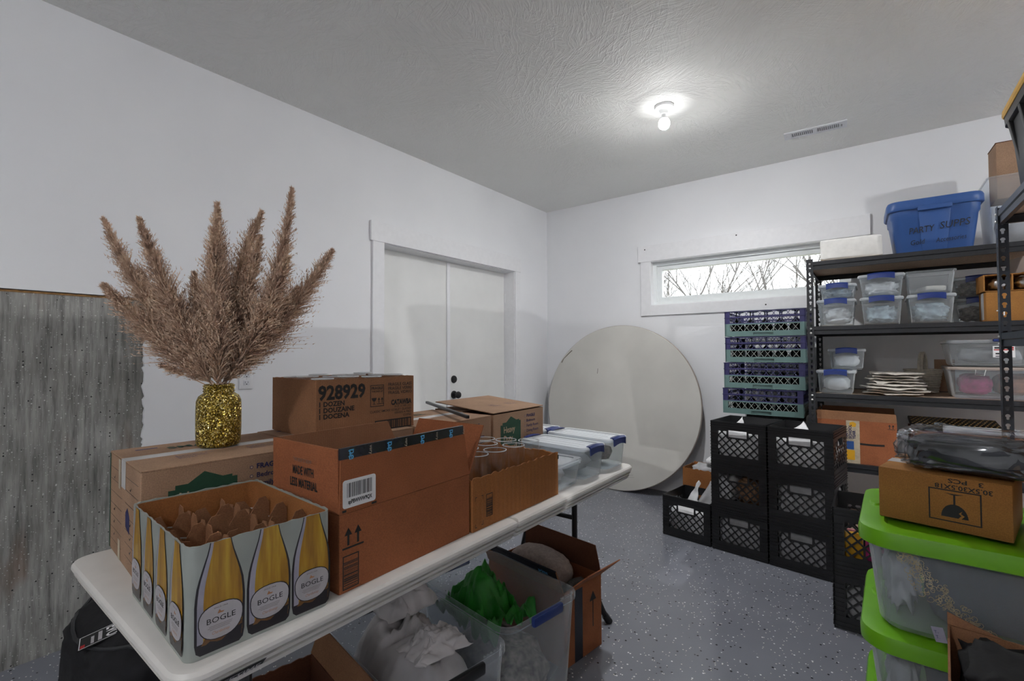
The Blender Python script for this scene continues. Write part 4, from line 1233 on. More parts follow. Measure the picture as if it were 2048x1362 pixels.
PLUME = {100: 'pampas plume leaning furthest over the concrete wall', 101: 'pampas plume just inside the one leaning over the concrete', 106: 'tallest pampas plume, rising to a thin point', 107: 'pampas plume leaning furthest towards the doors', 104: 'pampas plume beside the tallest one', 116: 'thin low pampas wisp beside the concrete edge', 117: 'shortest pampas wisp sticking out just above the jar mouth'}
def pampas(tip, bend, dep, L0, width, seed, n):
    """tip given as (sideways, up) from the jar mouth in the vertical plane facing the aisle, dep towards the wall"""
    rn = random.Random(seed)
    mouth = Vector((rn.uniform(-0.018, 0.018), rn.uniform(-0.018, 0.018), 0.165))
    side = Vector((rt.x, rt.y, 0))
    deep = Vector((fw.x, fw.y, 0)).normalized()
    end = mouth * 0 + side * tip[0] + deep * dep + Vector((0, 0, 0.17 + tip[1]))
    mid = (mouth + end) / 2 + side * bend[0] + Vector((0, 0, bend[1]))

    def pt(u):
        return mouth * (1 - u) ** 2 + mid * 2 * u * (1 - u) + end * u * u
    root = thing('pampas_stem', PLUME.get(seed, 'full dried beige pampas plume in the middle of the gold jar bunch'), 'dried grass', (VX, VY, VZ), group='pampas plumes in the gold jar')
    foot = Vector((mouth.x * -0.6, mouth.y * -0.6, 0.018))
    ob('stem', MB().tube([foot, mouth] + [pt(k / 8) for k in range(1, 9)], [0.0016] * 6 + [0.0012, 0.0009, 0.0006, 0.0004], 5), 'pampas', root)
    vs, fs = [], []
    for k in range(n):
        u = L0 + (1 - L0) * rn.random() ** 1.05
        p = pt(u)
        d = (pt(min(1, u + 0.02)) - pt(max(0, u - 0.02))).normalized()
        a = d.orthogonal().normalized()
        b_ = d.cross(a)
        an = rn.uniform(0, 6.283)
        o = a * math.cos(an) + b_ * math.sin(an)
        f = (u - L0) / (1 - L0)
        env = min(1.0, f * 4 + 0.30) * (1 - f) ** 0.95 + 0.05
        ln = width * env * rn.uniform(0.5, 1.9)
        lean = rn.uniform(0.08, 0.52)
        dr = (d * (1.0 - lean * 0.35) + o * lean).normalized()
        q1 = p + dr * ln * 0.55
        dr2 = (dr + o * 0.35 + Vector((0, 0, -0.25 * rn.random()))).normalized()
        q2 = q1 + dr2 * ln * 0.5
        # a wisp: thin stalk with small barbs
        w = dr.cross(Vector((rn.uniform(-1, 1), rn.uniform(-1, 1), rn.uniform(-1, 1)))).normalized() * 0.0013
        i0 = len(vs)
        vs += [p - w * 0.6, p + w * 0.6, q1 - w, q1 + w, q2]
        fs += [(i0, i0 + 1, i0 + 3, i0 + 2), (i0 + 2, i0 + 3, i0 + 4)]
        for j in range(7):
            s = 0.25 + 0.75 * j / 6
            c = p.lerp(q1, s * 1.8) if s < 0.55 else q1.lerp(q2, (s - 0.55) / 0.45)
            e = Vector((rn.uniform(-1, 1), rn.uniform(-1, 1), rn.uniform(-1, 1))).normalized()
            bd = (dr * 0.9 + e * 0.75).normalized() * rn.uniform(0.006, 0.012)
            ww_ = e.cross(dr).normalized() * 0.0015 if e.cross(dr).length > 1e-4 else w
            i0 = len(vs)
            vs += [c - ww_, c + ww_, c + bd]
            fs += [(i0, i0 + 1, i0 + 2)]
    me = bpy.data.meshes.new('plume')
    me.from_pydata([tuple(v) for v in vs], [], fs)
    me.update()
    o = link('plume', me, 'pampas', root)
    o['kind'] = 'stuff'
PX = 0.00149
for k, (px, py, bx, bz, dep, L0, wd, n) in enumerate((
        (-243, 335, -0.045, -0.03, 0.02, 0.10, 0.085, 1500), (-128, 318, -0.03, 0.0, -0.06, 0.10, 0.085, 1500), (-35, 325, -0.015, 0.0, 0.07, 0.08, 0.085, 1500),
        (5, 352, 0.0, 0.0, -0.03, 0.08, 0.09, 1600), (62, 352, -0.045, 0.05, 0.05, 0.10, 0.085, 1400), (28, 290, 0.0, 0.0, -0.10, 0.06, 0.09, 1300), (140, 388, 0.065, -0.045, 0.0, 0.10, 0.08, 1500), (196, 278, 0.03, -0.02, 0.09, 0.08, 0.10, 1600),
        (160, 240, 0.03, -0.02, -0.09, 0.06, 0.10, 1500), (-170, 190, -0.03, 0.0, -0.10, 0.06, 0.085, 1200), (-105, 235, -0.02, 0.0, 0.12, 0.06, 0.09, 1300), (110, 205, 0.02, 0.0, 0.14, 0.06, 0.09, 1200), (85, 290, 0.01, 0.0, -0.02, 0.06, 0.085, 1200),
        (-190, 235, -0.03, -0.01, 0.06, 0.08, 0.085, 1200), (-60, 180, 0.0, 0.0, -0.08, 0.05, 0.085, 900), (50, 170, 0.0, 0.0, -0.10, 0.05, 0.085, 900),
        (-165, 112, -0.02, 0.01, 0.03, 0.15, 0.05, 420), (-96, 43, -0.02, 0.015, -0.04, 0.45, 0.022, 120))):
    pampas((px * PX, py * PX), (bx, bz), dep, L0, wd, 100 + k, n)

# ------------------------------------------------------------------ round table top leaning on the back wall
R = 0.762
lean = math.radians(6.2)
t = thing('round_table', 'large beige round folding table leaning on edge against the back wall', 'table', (0.872, 4.034, 0.0005), rot=(-lean, 0, 0))
def disc(y0, y1, r, n=96, ch=0.003):
    return [[(r_ * math.cos(2 * math.pi * k / n), y, R + r_ * math.sin(2 * math.pi * k / n)) for k in range(n)] for r_, y in ((r - ch, y0), (r, y0 + ch), (r, y1 - ch), (r - ch, y1))]
ob('table_top', MB().loft(disc(0.0, 0.019, R - 0.004)), 'laminate', t, smooth=30)
ob('edge_band', MB().loft([l for l in disc(0.003, 0.032, R, ch=0.004)] + [[(p[0] * 0.99, p[1], R + (p[2] - R) * 0.99) for p in disc(0.003, 0.032, R, ch=0.004)[-1]]], False, False), 'taupe_plastic', t, smooth=30)
ob('black_edge', MB().loft(disc(0.019, 0.040, R - 0.012)), 'black_metal', t, smooth=30)
fl = MB()
for s in (-1, 1):
    fl.tube([(s * 0.25, 0.055, R - 0.45), (s * 0.25, 0.055, R + 0.45), (s * 0.25 + s * 0.2, 0.055, R + 0.45), (s * 0.45, 0.055, R - 0.45), (s * 0.25, 0.055, R - 0.45)], 0.012, 8)
ob('folded_legs', fl, 'black_metal', t)
decal(t, 'scuff_marks', [[(-0.62, 1.16), (-0.60, 1.20), (-0.54, 1.255), (-0.505, 1.285), (-0.515, 1.290), (-0.56, 1.25), (-0.61, 1.20), (-0.63, 1.165)], [(0.10, 0.145), (0.18, 0.160), (0.18, 0.1615), (0.10, 0.147)], [(0.12, 0.13), (0.19, 0.142), (0.19, 0.1432), (0.12, 0.132)], [(-0.22, 1.06), (-0.215, 1.06), (-0.212, 1.11), (-0.216, 1.11)]], (0, 0, 0), '-Y', 'grey_ink', 0.0006)

# ------------------------------------------------------------------ milk crates
CW, CH, CT = 0.331, 0.273, 0.006
win = [(0.045, 0.286, 0.058, 0.168), (0.045, 0.100, 0.168, 0.212), (0.231, 0.286, 0.168, 0.212)]
hand = (0.110, 0.221, 0.177, 0.220)
def crate_side():
    mb = grid_panel([0, CW], [0, CH], win + [hand], CT)
    for z in (0.012, 0.03, 0.238, 0.252, 0.266):
        mb.box(0.002, CW - 0.002, -0.004, 0.0, z - 0.002, z + 0.002)
    for z in (0.06, 0.08, 0.10, 0.12, 0.14, 0.16, 0.18, 0.20):
        mb.box(0.0, 0.040, -0.004, 0.0, z - 0.0015, z + 0.0015)
        mb.box(CW - 0.040, CW, -0.004, 0.0, z - 0.0015, z + 0.0015)
    mb.v = [(a - CW / 2, b_ - CW / 2, c) for a, b_, c in mb.v]
    return mb
side_me = mesh_of(crate_side(), 'side_panel', 0)
lm = lattice(win, 0.0335, 0.0075, 0.0008, 0.0052)
lm.v = [(a - CW / 2, b_ - CW / 2, c) for a, b_, c in lm.v]
lat_me = mesh_of(lm, 'lattice', 0)
bm_ = MB().box(-CW / 2 + 0.006, CW / 2 - 0.006, -CW / 2 + 0.006, CW / 2 - 0.006, 0.004, 0.012)
base_me = mesh_of(bm_, 'crate_floor', 0)
def milk_crate(loc, rz, label):
    t = thing('milk_crate', label, 'crate', loc, rz, 'black milk crates')
    for k in range(4):
        s_ = link('side_panel', side_me, 'crate', t, None, (0, 0, k * math.pi / 2))
        link('lattice', lat_me, 'crate', s_)
    link('crate_floor', base_me, 'crate', t)
    return t
ca0 = math.radians(-8.0)
dx_, dy_ = math.cos(ca0), math.sin(ca0)
def along(p0, k, depth=0.0):
    """centre of the k-th crate in a row whose near-left corner is p0"""
    a = (k + 0.5) * (CW + 0.010)
    return (p0[0] + dx_ * a - dy_ * (CW / 2 + depth), p0[1] + dy_ * a + dx_ * (CW / 2 + depth))
P0 = (1.590, 3.282)
cols = [along(P0, 0), along(P0, 1), along(P0, 2)]
lab = {(0, 0): 'single black milk crate of loose paper beside the leaning round table',
       (1, 0): 'black milk crate, bottom of the stack beside the single crate', (1, 1): 'black milk crate of brown leaves, middle of the stack beside the single crate', (1, 2): 'black milk crate of white paper, top of the stack beside the single crate',
       (2, 0): 'black milk crate, bottom of the stack beside the shelving', (2, 1): 'black milk crate with white scuffs, middle of the stack beside the shelving', (2, 2): 'black milk crate of white paper, top of the stack beside the shelving'}
for (c, k), s in lab.items():
    milk_crate((cols[c][0], cols[c][1], 0.001 + k * (CH + 0.0005)), ca0, s)
C3 = (2.782, 2.815)
for k in range(2):
    milk_crate((C3[0], C3[1], 0.001 + k * (CH + 0.0005)), 0.0, ['black milk crate, bottom of the stack behind the lime-lidded bins', 'black milk crate of pink and yellow packets behind the lime-lidded bins'][k])
# wrapped contents
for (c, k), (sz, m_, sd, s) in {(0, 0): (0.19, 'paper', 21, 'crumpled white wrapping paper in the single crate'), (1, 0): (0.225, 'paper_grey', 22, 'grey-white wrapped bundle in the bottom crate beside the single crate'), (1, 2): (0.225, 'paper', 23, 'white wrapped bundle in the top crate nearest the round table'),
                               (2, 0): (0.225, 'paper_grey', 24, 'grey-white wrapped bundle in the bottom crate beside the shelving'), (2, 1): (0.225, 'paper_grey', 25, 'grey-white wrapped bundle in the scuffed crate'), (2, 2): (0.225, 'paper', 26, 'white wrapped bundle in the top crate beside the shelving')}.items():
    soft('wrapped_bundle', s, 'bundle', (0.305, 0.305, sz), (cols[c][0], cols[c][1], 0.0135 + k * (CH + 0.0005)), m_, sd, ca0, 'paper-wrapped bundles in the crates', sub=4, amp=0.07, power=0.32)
soft('dried_leaves', 'dried brown leaves in the middle crate beside the single crate', 'leaves', (0.19, 0.30, 0.19), (cols[1][0] + 0.055, cols[1][1] - 0.01, 0.0135 + CH), 'leaf_brown', 31, ca0, sub=4, amp=0.25, freq=6)
soft('wrapped_bundle', 'white wrapped bundle beside dried leaves in the middle crate', 'bundle', (0.12, 0.30, 0.20), (cols[1][0] - 0.100, cols[1][1] + 0.01, 0.0135 + CH), 'paper', 32, ca0, 'paper-wrapped bundles in the crates', power=0.4)
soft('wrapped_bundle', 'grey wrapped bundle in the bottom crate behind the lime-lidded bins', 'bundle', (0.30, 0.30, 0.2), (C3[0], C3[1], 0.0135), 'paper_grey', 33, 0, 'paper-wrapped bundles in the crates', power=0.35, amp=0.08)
rp = random.Random(5)
for k, (m_, s) in enumerate((('yellow', 'yellow'), ('magenta', 'magenta'), ('paper_grey', 'grey'), ('pink', 'pink'), ('white_paper', 'white'), ('yellow', 'deep yellow'))):
    o = ob('packet', MB().box(-0.045, 0.045, -0.008, 0.008, 0, 0.15), m_, None, (C3[0] - 0.098 + (k % 3) * 0.098, C3[1] - 0.125 + 0.035 * (k // 3), 0.0145 + CH + (0.03 if k % 2 else 0.0)), (math.radians(rp.uniform(-3, 3)), 0, math.radians(rp.uniform(-5, 5))), bevel=0.004)
    o.location.z = 0.0145 + CH
    tag(o, '%s packet standing in the crate behind the lime-lidded bins' % s, 'packet')
# loose paper sticking out
def paper_flag(label, x, y, z, w, h, seed, rz, mat='paper'):
    rn = Vector((seed * 1.7, seed * 0.9, 0))
    def fn(u, v):
        return Vector(((u - 0.5) * w * (1 - 0.85 * v) + 0.15 * w * v, 0.05 * v * v + 0.02 * noise.noise(Vector((u * 3, v * 3, seed))), v * h - 0.03 * (1 - v) * 0 + 0.03 * (1 - abs(2 * u - 1)) * v))
    return sheet('paper_sheet', label, 'paper', fn, 8, 8, mat, None, 0.001, (x, y, z), rz)
paper_flag('torn white paper sheet upright in the single crate', cols[0][0] - 0.035, cols[0][1] + 0.02, 0.19, 0.12, 0.14, 1, ca0 - 0.5)
paper_flag('second torn paper sheet upright in the single crate', cols[0][0] + 0.06, cols[0][1] + 0.03, 0.18, 0.16, 0.15, 2, ca0 + 0.3, 'paper_grey')
paper_flag('white paper tip poking from the top crate nearest the round table', cols[1][0] - 0.07, cols[1][1] + 0.03, 2 * CH + 0.205, 0.13, 0.05, 3, ca0)
paper_flag('white paper tip poking from the top crate beside the shelving', cols[2][0] - 0.06, cols[2][1] + 0.03, 2 * CH + 0.205, 0.2, 0.055, 4, ca0)

# carton behind the single crate, with odds and ends
t = thing('torn_carton', 'small torn brown carton behind the single milk crate', 'box', (1.795, 3.83, 0.001), math.radians(-4))
ob('carton_body', open_shell(0.38, 0.26, 0.375, 0.004, 0.003, 0.006, 3), 'kraft_torn', t, smooth=20)
decal(t, 'printed_lines', [rect(-0.14, 0.16, 0.21, 0.222), rect(-0.12, 0.10, 0.19, 0.2)], (0, -0.13, 0), '-Y', 'grey_ink')
decal(t, 'white_tag', [rect(0.10, 0.135, 0.26, 0.30)], (0, -0.13, 0), '-Y', 'white_paper')
soft('silver_decor', 'crumpled silver-grey decor in the torn carton', 'decor', (0.30, 0.22, 0.17), (1.78, 3.83, 0.24), 'paper_grey', 41, amp=0.3, freq=5)
soft('white_pouch', 'white pouch on top of the torn carton', 'pouch', (0.13, 0.14, 0.06), (1.815, 3.80, 0.405), 'paper', 42)

# ------------------------------------------------------------------ dish racks of glasses
RWd = 0.500
def rack_ring(h, holes, t_=0.008, lat=None, inset=0.0):
    w = RWd - 2 * inset
    mb = grid_panel([0, w], [0, h], holes, t_)
    out = MB()
    for k in range(4):
        m_ = Matrix.Rotation(k * math.pi / 2, 4, 'Z')
        out.add([m_ @ Vector((a - w / 2, b_ - w / 2, c)) for a, b_, c in mb.v], mb.f)
    return out
bw = (0.034, 0.466, 0.037, 0.082)
grip = (0.185, 0.310, 0.003, 0.026)
ew = (0.034, 0.466, 0.006, 0.038)
base_r = mesh_of(rack_ring(0.090, [bw, grip]), 'rack_base', 0)
ext_r = mesh_of(rack_ring(0.044, [ew]), 'extender', 0)
def lat4(h, p, w_):
    a = lattice([h], p, w_, 0.001, 0.005, 52)
    a.v = [(x - RWd / 2, y - RWd / 2, z) for x, y, z in a.v]
    return mesh_of(a, 'lattice', 0)
bl, el = lat4(bw, 0.0335, 0.0026), lat4(ew, 0.0335, 0.0032)
gback = mesh_of(MB().box(-0.07, 0.07, -RWd / 2 + 0.009, -RWd / 2 + 0.013, 0.002, 0.030), 'grip_back', 0)
rfloor = mesh_of(MB().box(-RWd / 2 + 0.008, RWd / 2 - 0.008, -RWd / 2 + 0.008, RWd / 2 - 0.008, 0.006, 0.012), 'rack_floor', 0)
lip = mesh_of(rack_ring(0.004, [], 0.006, inset=-0.003), 'lip', 0)
def dish_rack(loc, rz, label):
    t = thing('dish_rack', label, 'rack', loc, rz, 'stacked glass racks')
    b_ = link('rack_base', base_r, 'rack_teal', t)
    for q in range(4):
        link('lattice', bl, 'rack_lattice', b_, None, (0, 0, q * math.pi / 2))
    link('grip_back', gback, 'rack_teal', b_)
    link('rack_floor', rfloor, 'rack_teal', t)
    for k in range(2):
        e = link('extender', ext_r, 'rack_purple', t, (0, 0, 0.090 + k * 0.044))
        for q in range(4):
            link('lattice', el, 'rack_lattice_v', e, None, (0, 0, q * math.pi / 2))
        link('lip', lip, 'rack_purple', t, (0, 0, 0.131 + k * 0.043))
    return t
rk = [(2.180, 3.905, 0.824, -0.026), (2.182, 3.905, 1.0065, -0.008), (2.186, 3.905, 1.189, 0.0), (2.180, 3.905, 1.3715, 0.010)]
for k, (x, y, z, a) in enumerate(rk):
    dish_rack((x - 0.012 * (1.2 - k * 0.4 if k < 3 else 0.2), y, z), a, ['teal and violet glass rack, lowest of the four stacked', 'teal and violet glass rack, second up in the stack', 'teal and violet glass rack, third up in the stack', 'topmost teal and violet glass rack below the window'][k])
gob = mesh_of(MB().lathe([(0.034, 0.166), (0.035, 0.164), (0.03, 0.161), (0.008, 0.157), (0.004, 0.15), (0.004, 0.11), (0.01, 0.10), (0.03, 0.08), (0.037, 0.05), (0.036, 0.02), (0.033, 0.001), (0.031, 0.001), (0.035, 0.05), (0.02, 0.09), (0.0, 0.1)], 16, cap1=False), 'smoked_goblet', 40)
gob.materials.append(M['smoke_glass'])
for k, (x, y, z, a) in enumerate(rk):
    for j in range(2 if k == 3 else 1):
        for i in range(5):
            o = link('smoked_goblet', gob, None, None, (x + (i - 2) * 0.092, y - 0.190 + j * 0.092, z + 0.0125 + (0.003 if k == 3 else 0)))
            tag(o, 'smoked stemmed glass foot-up in the %s glass rack' % ('lowest', 'second', 'third', 'topmost')[k], 'glass', 'glasses in the %s rack' % ('lowest', 'second', 'third', 'topmost')[k])
# crates that carry the racks
for i, x in enumerate((2.215,)):
    for k in range(3):
        milk_crate((x, 3.905 + 0.0, 0.001 + k * (CH + 0.0005)), 0.0, 'black milk crate carrying the glass racks, %s of its stack' % ('lowest', 'middle', 'upper')[k])

# ------------------------------------------------------------------ steel shelving
def keyhole_strip(w, h, pitch, hole, cu, z0=0.02):
    """flat strip (x 0..w, z 0..h) pierced by a row of holes"""
    cells = int((h - 2 * z0) / pitch)
    cell = bmesh.new()
    o = [cell.verts.new((x, 0, z)) for x, z in ((0, 0), (w, 0), (w, pitch), (0, pitch))]
    hv = [cell.verts.new((cu + x, 0, pitch / 2 + z)) for x, z in hole]
    es = [cell.edges.new((a, b_)) for l in (o, hv) for a, b_ in zip(l, l[1:] + l[:1])]
    bmesh.ops.triangle_fill(cell, use_beauty=True, use_dissolve=False, edges=es, normal=(0, -1, 0))
    cell.verts.index_update()
    cv = [v.co.copy() for v in cell.verts]
    cf = [tuple(v.index for v in f.verts) for f in cell.faces]
    cell.free()
    mb = MB()
    for k in range(cells):
        mb.add([(v.x, 0, v.z + z0 + k * pitch) for v in cv], cf)
    top = z0 + cells * pitch
    mb.add([(0, 0, 0), (w, 0, 0), (w, 0, z0), (0, 0, z0), (0, 0, top), (w, 0, top), (w, 0, h), (0, 0, h)], [(0, 1, 2, 3), (4, 5, 6, 7)])
    return mb
KEY = [(0.0075 * math.cos(a), 0.004 + 0.0075 * math.sin(a)) for a in [math.radians(d) for d in range(-20, 201, 20)]] + [(-0.0042, -0.001), (-0.0042, -0.009), (-0.002, -0.0115), (0.002, -0.0115), (0.0042, -0.009), (0.0042, -0.001)]
SLOT = [(0.0028, 0.009), (-0.0028, 0.009), (-0.0028, 0.001), (-0.0018, 0.0), (-0.0018, -0.010), (0.0018, -0.010), (0.0018, 0.0), (0.0028, 0.001)]
def post_mesh(h, wf, ws, hole_f, hole_s):
    """L-shaped post: flange wf along +x and flange ws along +y, corner at the origin"""
    a = keyhole_strip(wf, h, 0.0375, hole_f, wf * 0.52)
    b_ = keyhole_strip(ws, h, 0.0375, hole_s, ws * 0.52)
    a.add([(0, v[0], v[2]) for v in b_.v], b_.f)
    me = mesh_of(a, 'post', 0)
    return me
PM = post_mesh(1.86, 0.036, 0.036, KEY, SLOT)
PMk = post_mesh(1.86, 0.036, 0.036, SLOT, KEY)
def beam_loops(L):
    # stepped beam profile (depth along y, z), swept along x
    pr = [(0.0, 0.0), (0.0, -0.024), (0.005, -0.028), (0.005, -0.052), (0.020, -0.052), (0.020, -0.049), (0.008, -0.049), (0.008, -0.026), (0.003, -0.022), (0.003, -0.004), (0.026, -0.004), (0.026, 0.0)]
    return [[(x, y, z) for y, z in pr] for x in (0, L)]
def shelving(name, label, loc, rz, L, D, levels, h, front_key=True, mat='black_metal'):
    t = thing(name, label, 'shelving', loc, rz)
    for (x, y, sx, sy) in ((0, 0, 1, 1), (L, 0, -1, 1), (0, D, 1, -1), (L, D, -1, -1)):
        o = link('post', PM if front_key else PMk, mat, t, (x, y, 0.001))
        o.scale = (sx, sy, h / 1.86)
        sm = o.modifiers.new('steel', 'SOLIDIFY')
        sm.thickness = 0.0016
    bx = mesh_of(MB().loft(beam_loops(L - 0.008)), 'beam', 0)
    by = mesh_of(MB().loft(beam_loops(D - 0.008)), 'beam', 0)
    brd = mesh_of(MB().box(0.006, L - 0.006, 0.006, D - 0.006, -0.016, -0.005), 'shelf_board', 0)
    bt = mesh_of(MB().lathe([(0.006, 0), (0.006, 0.002), (0.003, 0.0045), (0, 0.005)], 10), 'bolt', 40)
    for z in levels:
        lv = []
        for (p, r, me) in (((0.004, 0.002, z), 0, bx), ((L - 0.004, D - 0.002, z), math.pi, bx), ((0.002, D - 0.004, z), -math.pi / 2, by), ((L - 0.002, 0.004, z), math.pi / 2, by)):
            link('beam', me, mat, t, p, (0, 0, r))
        link('shelf_board', brd, 'particle', t, (0, 0, z))
        for x in (0.018, L - 0.018):
            for dz in (-0.014, -0.042):
                link('bolt', bt, 'bolt', t, (x, -0.001, z + dz), (math.pi / 2, 0, 0))
        for y in (0.018,):
            for dz in (-0.014, -0.042):
                link('bolt', bt, 'bolt', t, (-0.001, y, z + dz), (0, -math.pi / 2, 0))
    return t
AX, AY, AD, AL = 2.445, 3.600, 0.625, 1.95
LV = [1.842, 1.424, 0.996, 0.570, 0.14]
shelving('shelving_unit', 'black steel shelving unit along the back wall under the window end', (AX, AY, 0), 0.0, AL, AD, LV, 1.858)
# second unit, end-on along the right: its length runs towards the viewer
BX, BY = 3.182, 2.690
shelving('shelving_unit', 'blue-black steel shelving unit with keyhole posts carrying the yellow-lidded tote', (BX, BY, 0), -math.pi / 2, 1.83, 0.46, [1.822, 1.335, 0.90, 0.5, 0.12], 1.838, front_key=False, mat='post_steel')

# ---- on the top shelf
Z1 = LV[0] + 0.0005
o = link('foam_block', crumple(0.345, 0.26, 0.145, 51, 4, 0.035, 2.0, 0.16), 'foam', None, (2.675, 3.765, Z1), (0, 0, 0.02))
tag(o, 'white plastic-wrapped foam block on the top shelf beside the blue tote', 'block')
def tote(name, label, l, w, h, loc, rz, mat, lidm, taper=0.16, lid_h=0.05, rib=True):
    t = thing(name, label, 'tote', loc, rz)
    k = 1 - taper
    lp = [rloop(l * k - 0.012, w * k - 0.012, 0, 0.04), rloop(l * k, w * k, 0.01, 0.045), rloop(l * 0.955, w * 0.955, h * 0.66, 0.05), rloop(l * 0.985, w * 0.985, h * 0.69, 0.05), rloop(l, w, h - lid_h, 0.055), rloop(l - 0.01, w - 0.01, h - lid_h, 0.05), rloop(l * k - 0.01, w * k - 0.01, 0.012, 0.04)]
    ob('tub', MB().loft(lp), mat, t, smooth=40)
    ob('lid', MB().loft([rloop(l + 0.02, w + 0.02, h - lid_h - 0.006, 0.06), rloop(l + 0.028, w + 0.028, h - lid_h, 0.06), rloop(l + 0.026, w + 0.026, h - 0.014, 0.06), rloop(l + 0.012, w + 0.012, h, 0.055), rloop(l - 0.05, w - 0.05, h, 0.05), rloop(l - 0.06, w - 0.06, h - 0.008, 0.05)]), lidm, t, smooth=40)
    return t
bt_ = tote('blue_tote', 'blue plastic lidded tote with black marker writing on the top shelf', 0.405, 0.36, 0.310, (3.070, 3.815, Z1), math.radians(1.5), 'blue_tote', 'blue_tote')
w2, k2 = 0.36, 0.84
# raised centre panel and handle on the front, sloping with the wall
def fr_y(z):
    return -(w2 / 2) * (k2 + (0.955 - k2) * min(1, z / 0.2)) if z < 0.205 else -(w2 / 2) * (0.985 + 0.015 * (z - 0.21) / 0.05)
pnl = MB()
pnl.loft([[(-0.055, fr_y(0.01) - 0.001, 0.01), (0.055, fr_y(0.01) - 0.001, 0.01), (0.055, fr_y(0.01) + 0.01, 0.01), (-0.055, fr_y(0.01) + 0.01, 0.01)], [(-0.070, fr_y(0.2) - 0.010, 0.235), (0.070, fr_y(0.2) - 0.010, 0.235), (0.070, fr_y(0.2) + 0.01, 0.235), (-0.070, fr_y(0.2) + 0.01, 0.235)]])
ob('front_panel', pnl, 'blue_tote', bt_, bevel=0.003)
ob('handle', MB().box(-0.075, 0.075, -w2 / 2 - 0.022, -w2 / 2 - 0.004, 0.238, 0.262), 'blue_tote', bt_, bevel=0.004)
sl_ = Vector((0, fr_y(0.2) - fr_y(0.01), 0.19)).normalized()
for s_, x, z, sz, wd in (('PARTY', -0.115, 0.110, 0.052, 0.115), ('SUPPS', 0.020, 0.122, 0.056, 0.13), ('Gold', -0.110, 0.045, 0.040, 0.065), ('Accessories', 0.005, 0.048, 0.036, 0.13)):
    text(bt_, s_, (x, fr_y(z) - 0.011 * (1 if abs(x) < 0.08 else 0.6), z), ((1, 0, 0), sl_), sz, 'ink', width=wd, shear=0.2, name='marker_writing', roll=0.06)
# clear tall bin and carton at the right of the top shelf
t = storage_bin('clear_bin', 'tall frosted clear bin beside the blue tote on the top shelf', 0.46, 0.36, 0.385, (3.535, 3.86, Z1), 0.0, lid=False, latches=(), tub='frost_plastic', taper=0.08)
soft('wrapped_decor', 'crumpled clear-wrapped decor in the tall frosted bin', 'decor', (0.38, 0.28, 0.25), (3.535, 3.86, Z1 + 0.012), 'paper_grey', 52)
o = thing('small_carton', 'plain tan carton sticking up from the tall frosted bin', 'box', (3.455, 3.84, Z1 + 0.27), math.radians(2))
ob('carton_body', MB().box(-0.11, 0.11, -0.09, 0.09, 0, 0.315), 'kraft_pale', o, bevel=0.002)
ob('carton_flap', MB().box(-0.112, 0.112, -0.092, 0.092, 0.315, 0.318), 'kraft_dark', o, smooth=0)

# ---- second shelf: two rows of latched bins
Z2 = LV[1] + 0.0005
gA = 'small latched bins on the second shelf'
def shelf_bin(x0, x1, z, h, label, content, seed, lid=True, dep=0.30, y0=3.628, latch=True):
    # latch faces the aisle: local x end '+' turned towards -y
    w = x1 - x0
    b = storage_bin('storage_bin', label, dep, w - 0.014, h, ((x0 + x1) / 2, y0 + dep / 2, z), -math.pi / 2, lid=lid, latches=('+',) if latch else (), taper=0.12, group=gA, r=0.03)
    if content:
        soft('bin_contents', content[0], 'decor', (w * 0.80, dep * 0.84, h * content[2]), ((x0 + x1) / 2, y0 + dep / 2, z + 0.012), content[1], seed, sub=4, amp=0.26, freq=3.6, power=0.6)
    return b
shelf_bin(2.492, 2.700, Z2, 0.172, 'latched clear bin of white decor at the post end of the second shelf', ('white decor in the lower bin at the post end', 'paper', 0.66), 61)
shelf_bin(2.720, 2.930, Z2, 0.172, 'latched clear bin of blue-grey decor, second from the post on the second shelf', ('blue-grey decor in the lower bin second from the post', 'blue_paper', 0.66), 62)
shelf_bin(2.945, 3.160, Z2, 0.172, 'latched clear bin under the tilted lidless bin', ('pale blue decor in the bin under the tilted lidless one', 'blue_paper', 0.7), 63)
shelf_bin(3.172, 3.395, Z2, 0.150, 'latched dark-filled bin behind the bottle carton, lower', ('dark decor in the lower bin behind the bottle carton', 'mixed_decor', 0.66), 64, y0=3.83)
shelf_bin(2.505, 2.705, Z2 + 0.173, 0.096, 'shallow latched bin stacked at the post end of the second shelf', ('pale blue decor in the shallow stacked bin', 'blue_paper', 0.6), 65)
shelf_bin(2.712, 2.938, Z2 + 0.173, 0.138, 'taller latched bin stacked second from the post', ('white decor in the stacked bin second from the post', 'paper', 0.62), 66)
b = shelf_bin(2.940, 3.165, Z2 + 0.173, 0.135, 'empty lidless clear bin tilted on a latched bin', None, 67, lid=False, latch=False)
o = link('paper_stack', crumple(0.12, 0.2, 0.04, 68, 3, 0.1), 'cream_paper', None, (3.06, 3.78, Z2 + 0.187), (0, 0, 0.3))
tag(o, 'cream paper lying in the lidless clear bin', 'paper')
u4 = shelf_bin(3.165, 3.420, Z2 + 0.1515, 0.125, 'latched bin with a dark blue label, stacked behind the bottle carton', ('dark decor in the stacked bin behind the bottle carton', 'mixed_decor', 0.7), 69, y0=3.83)
decal(u4, 'blue_label', [rect(-0.02, 0.09, 0.04, 0.085)], (0.148, 0, 0), '+X', 'navy_ink', 0.004)
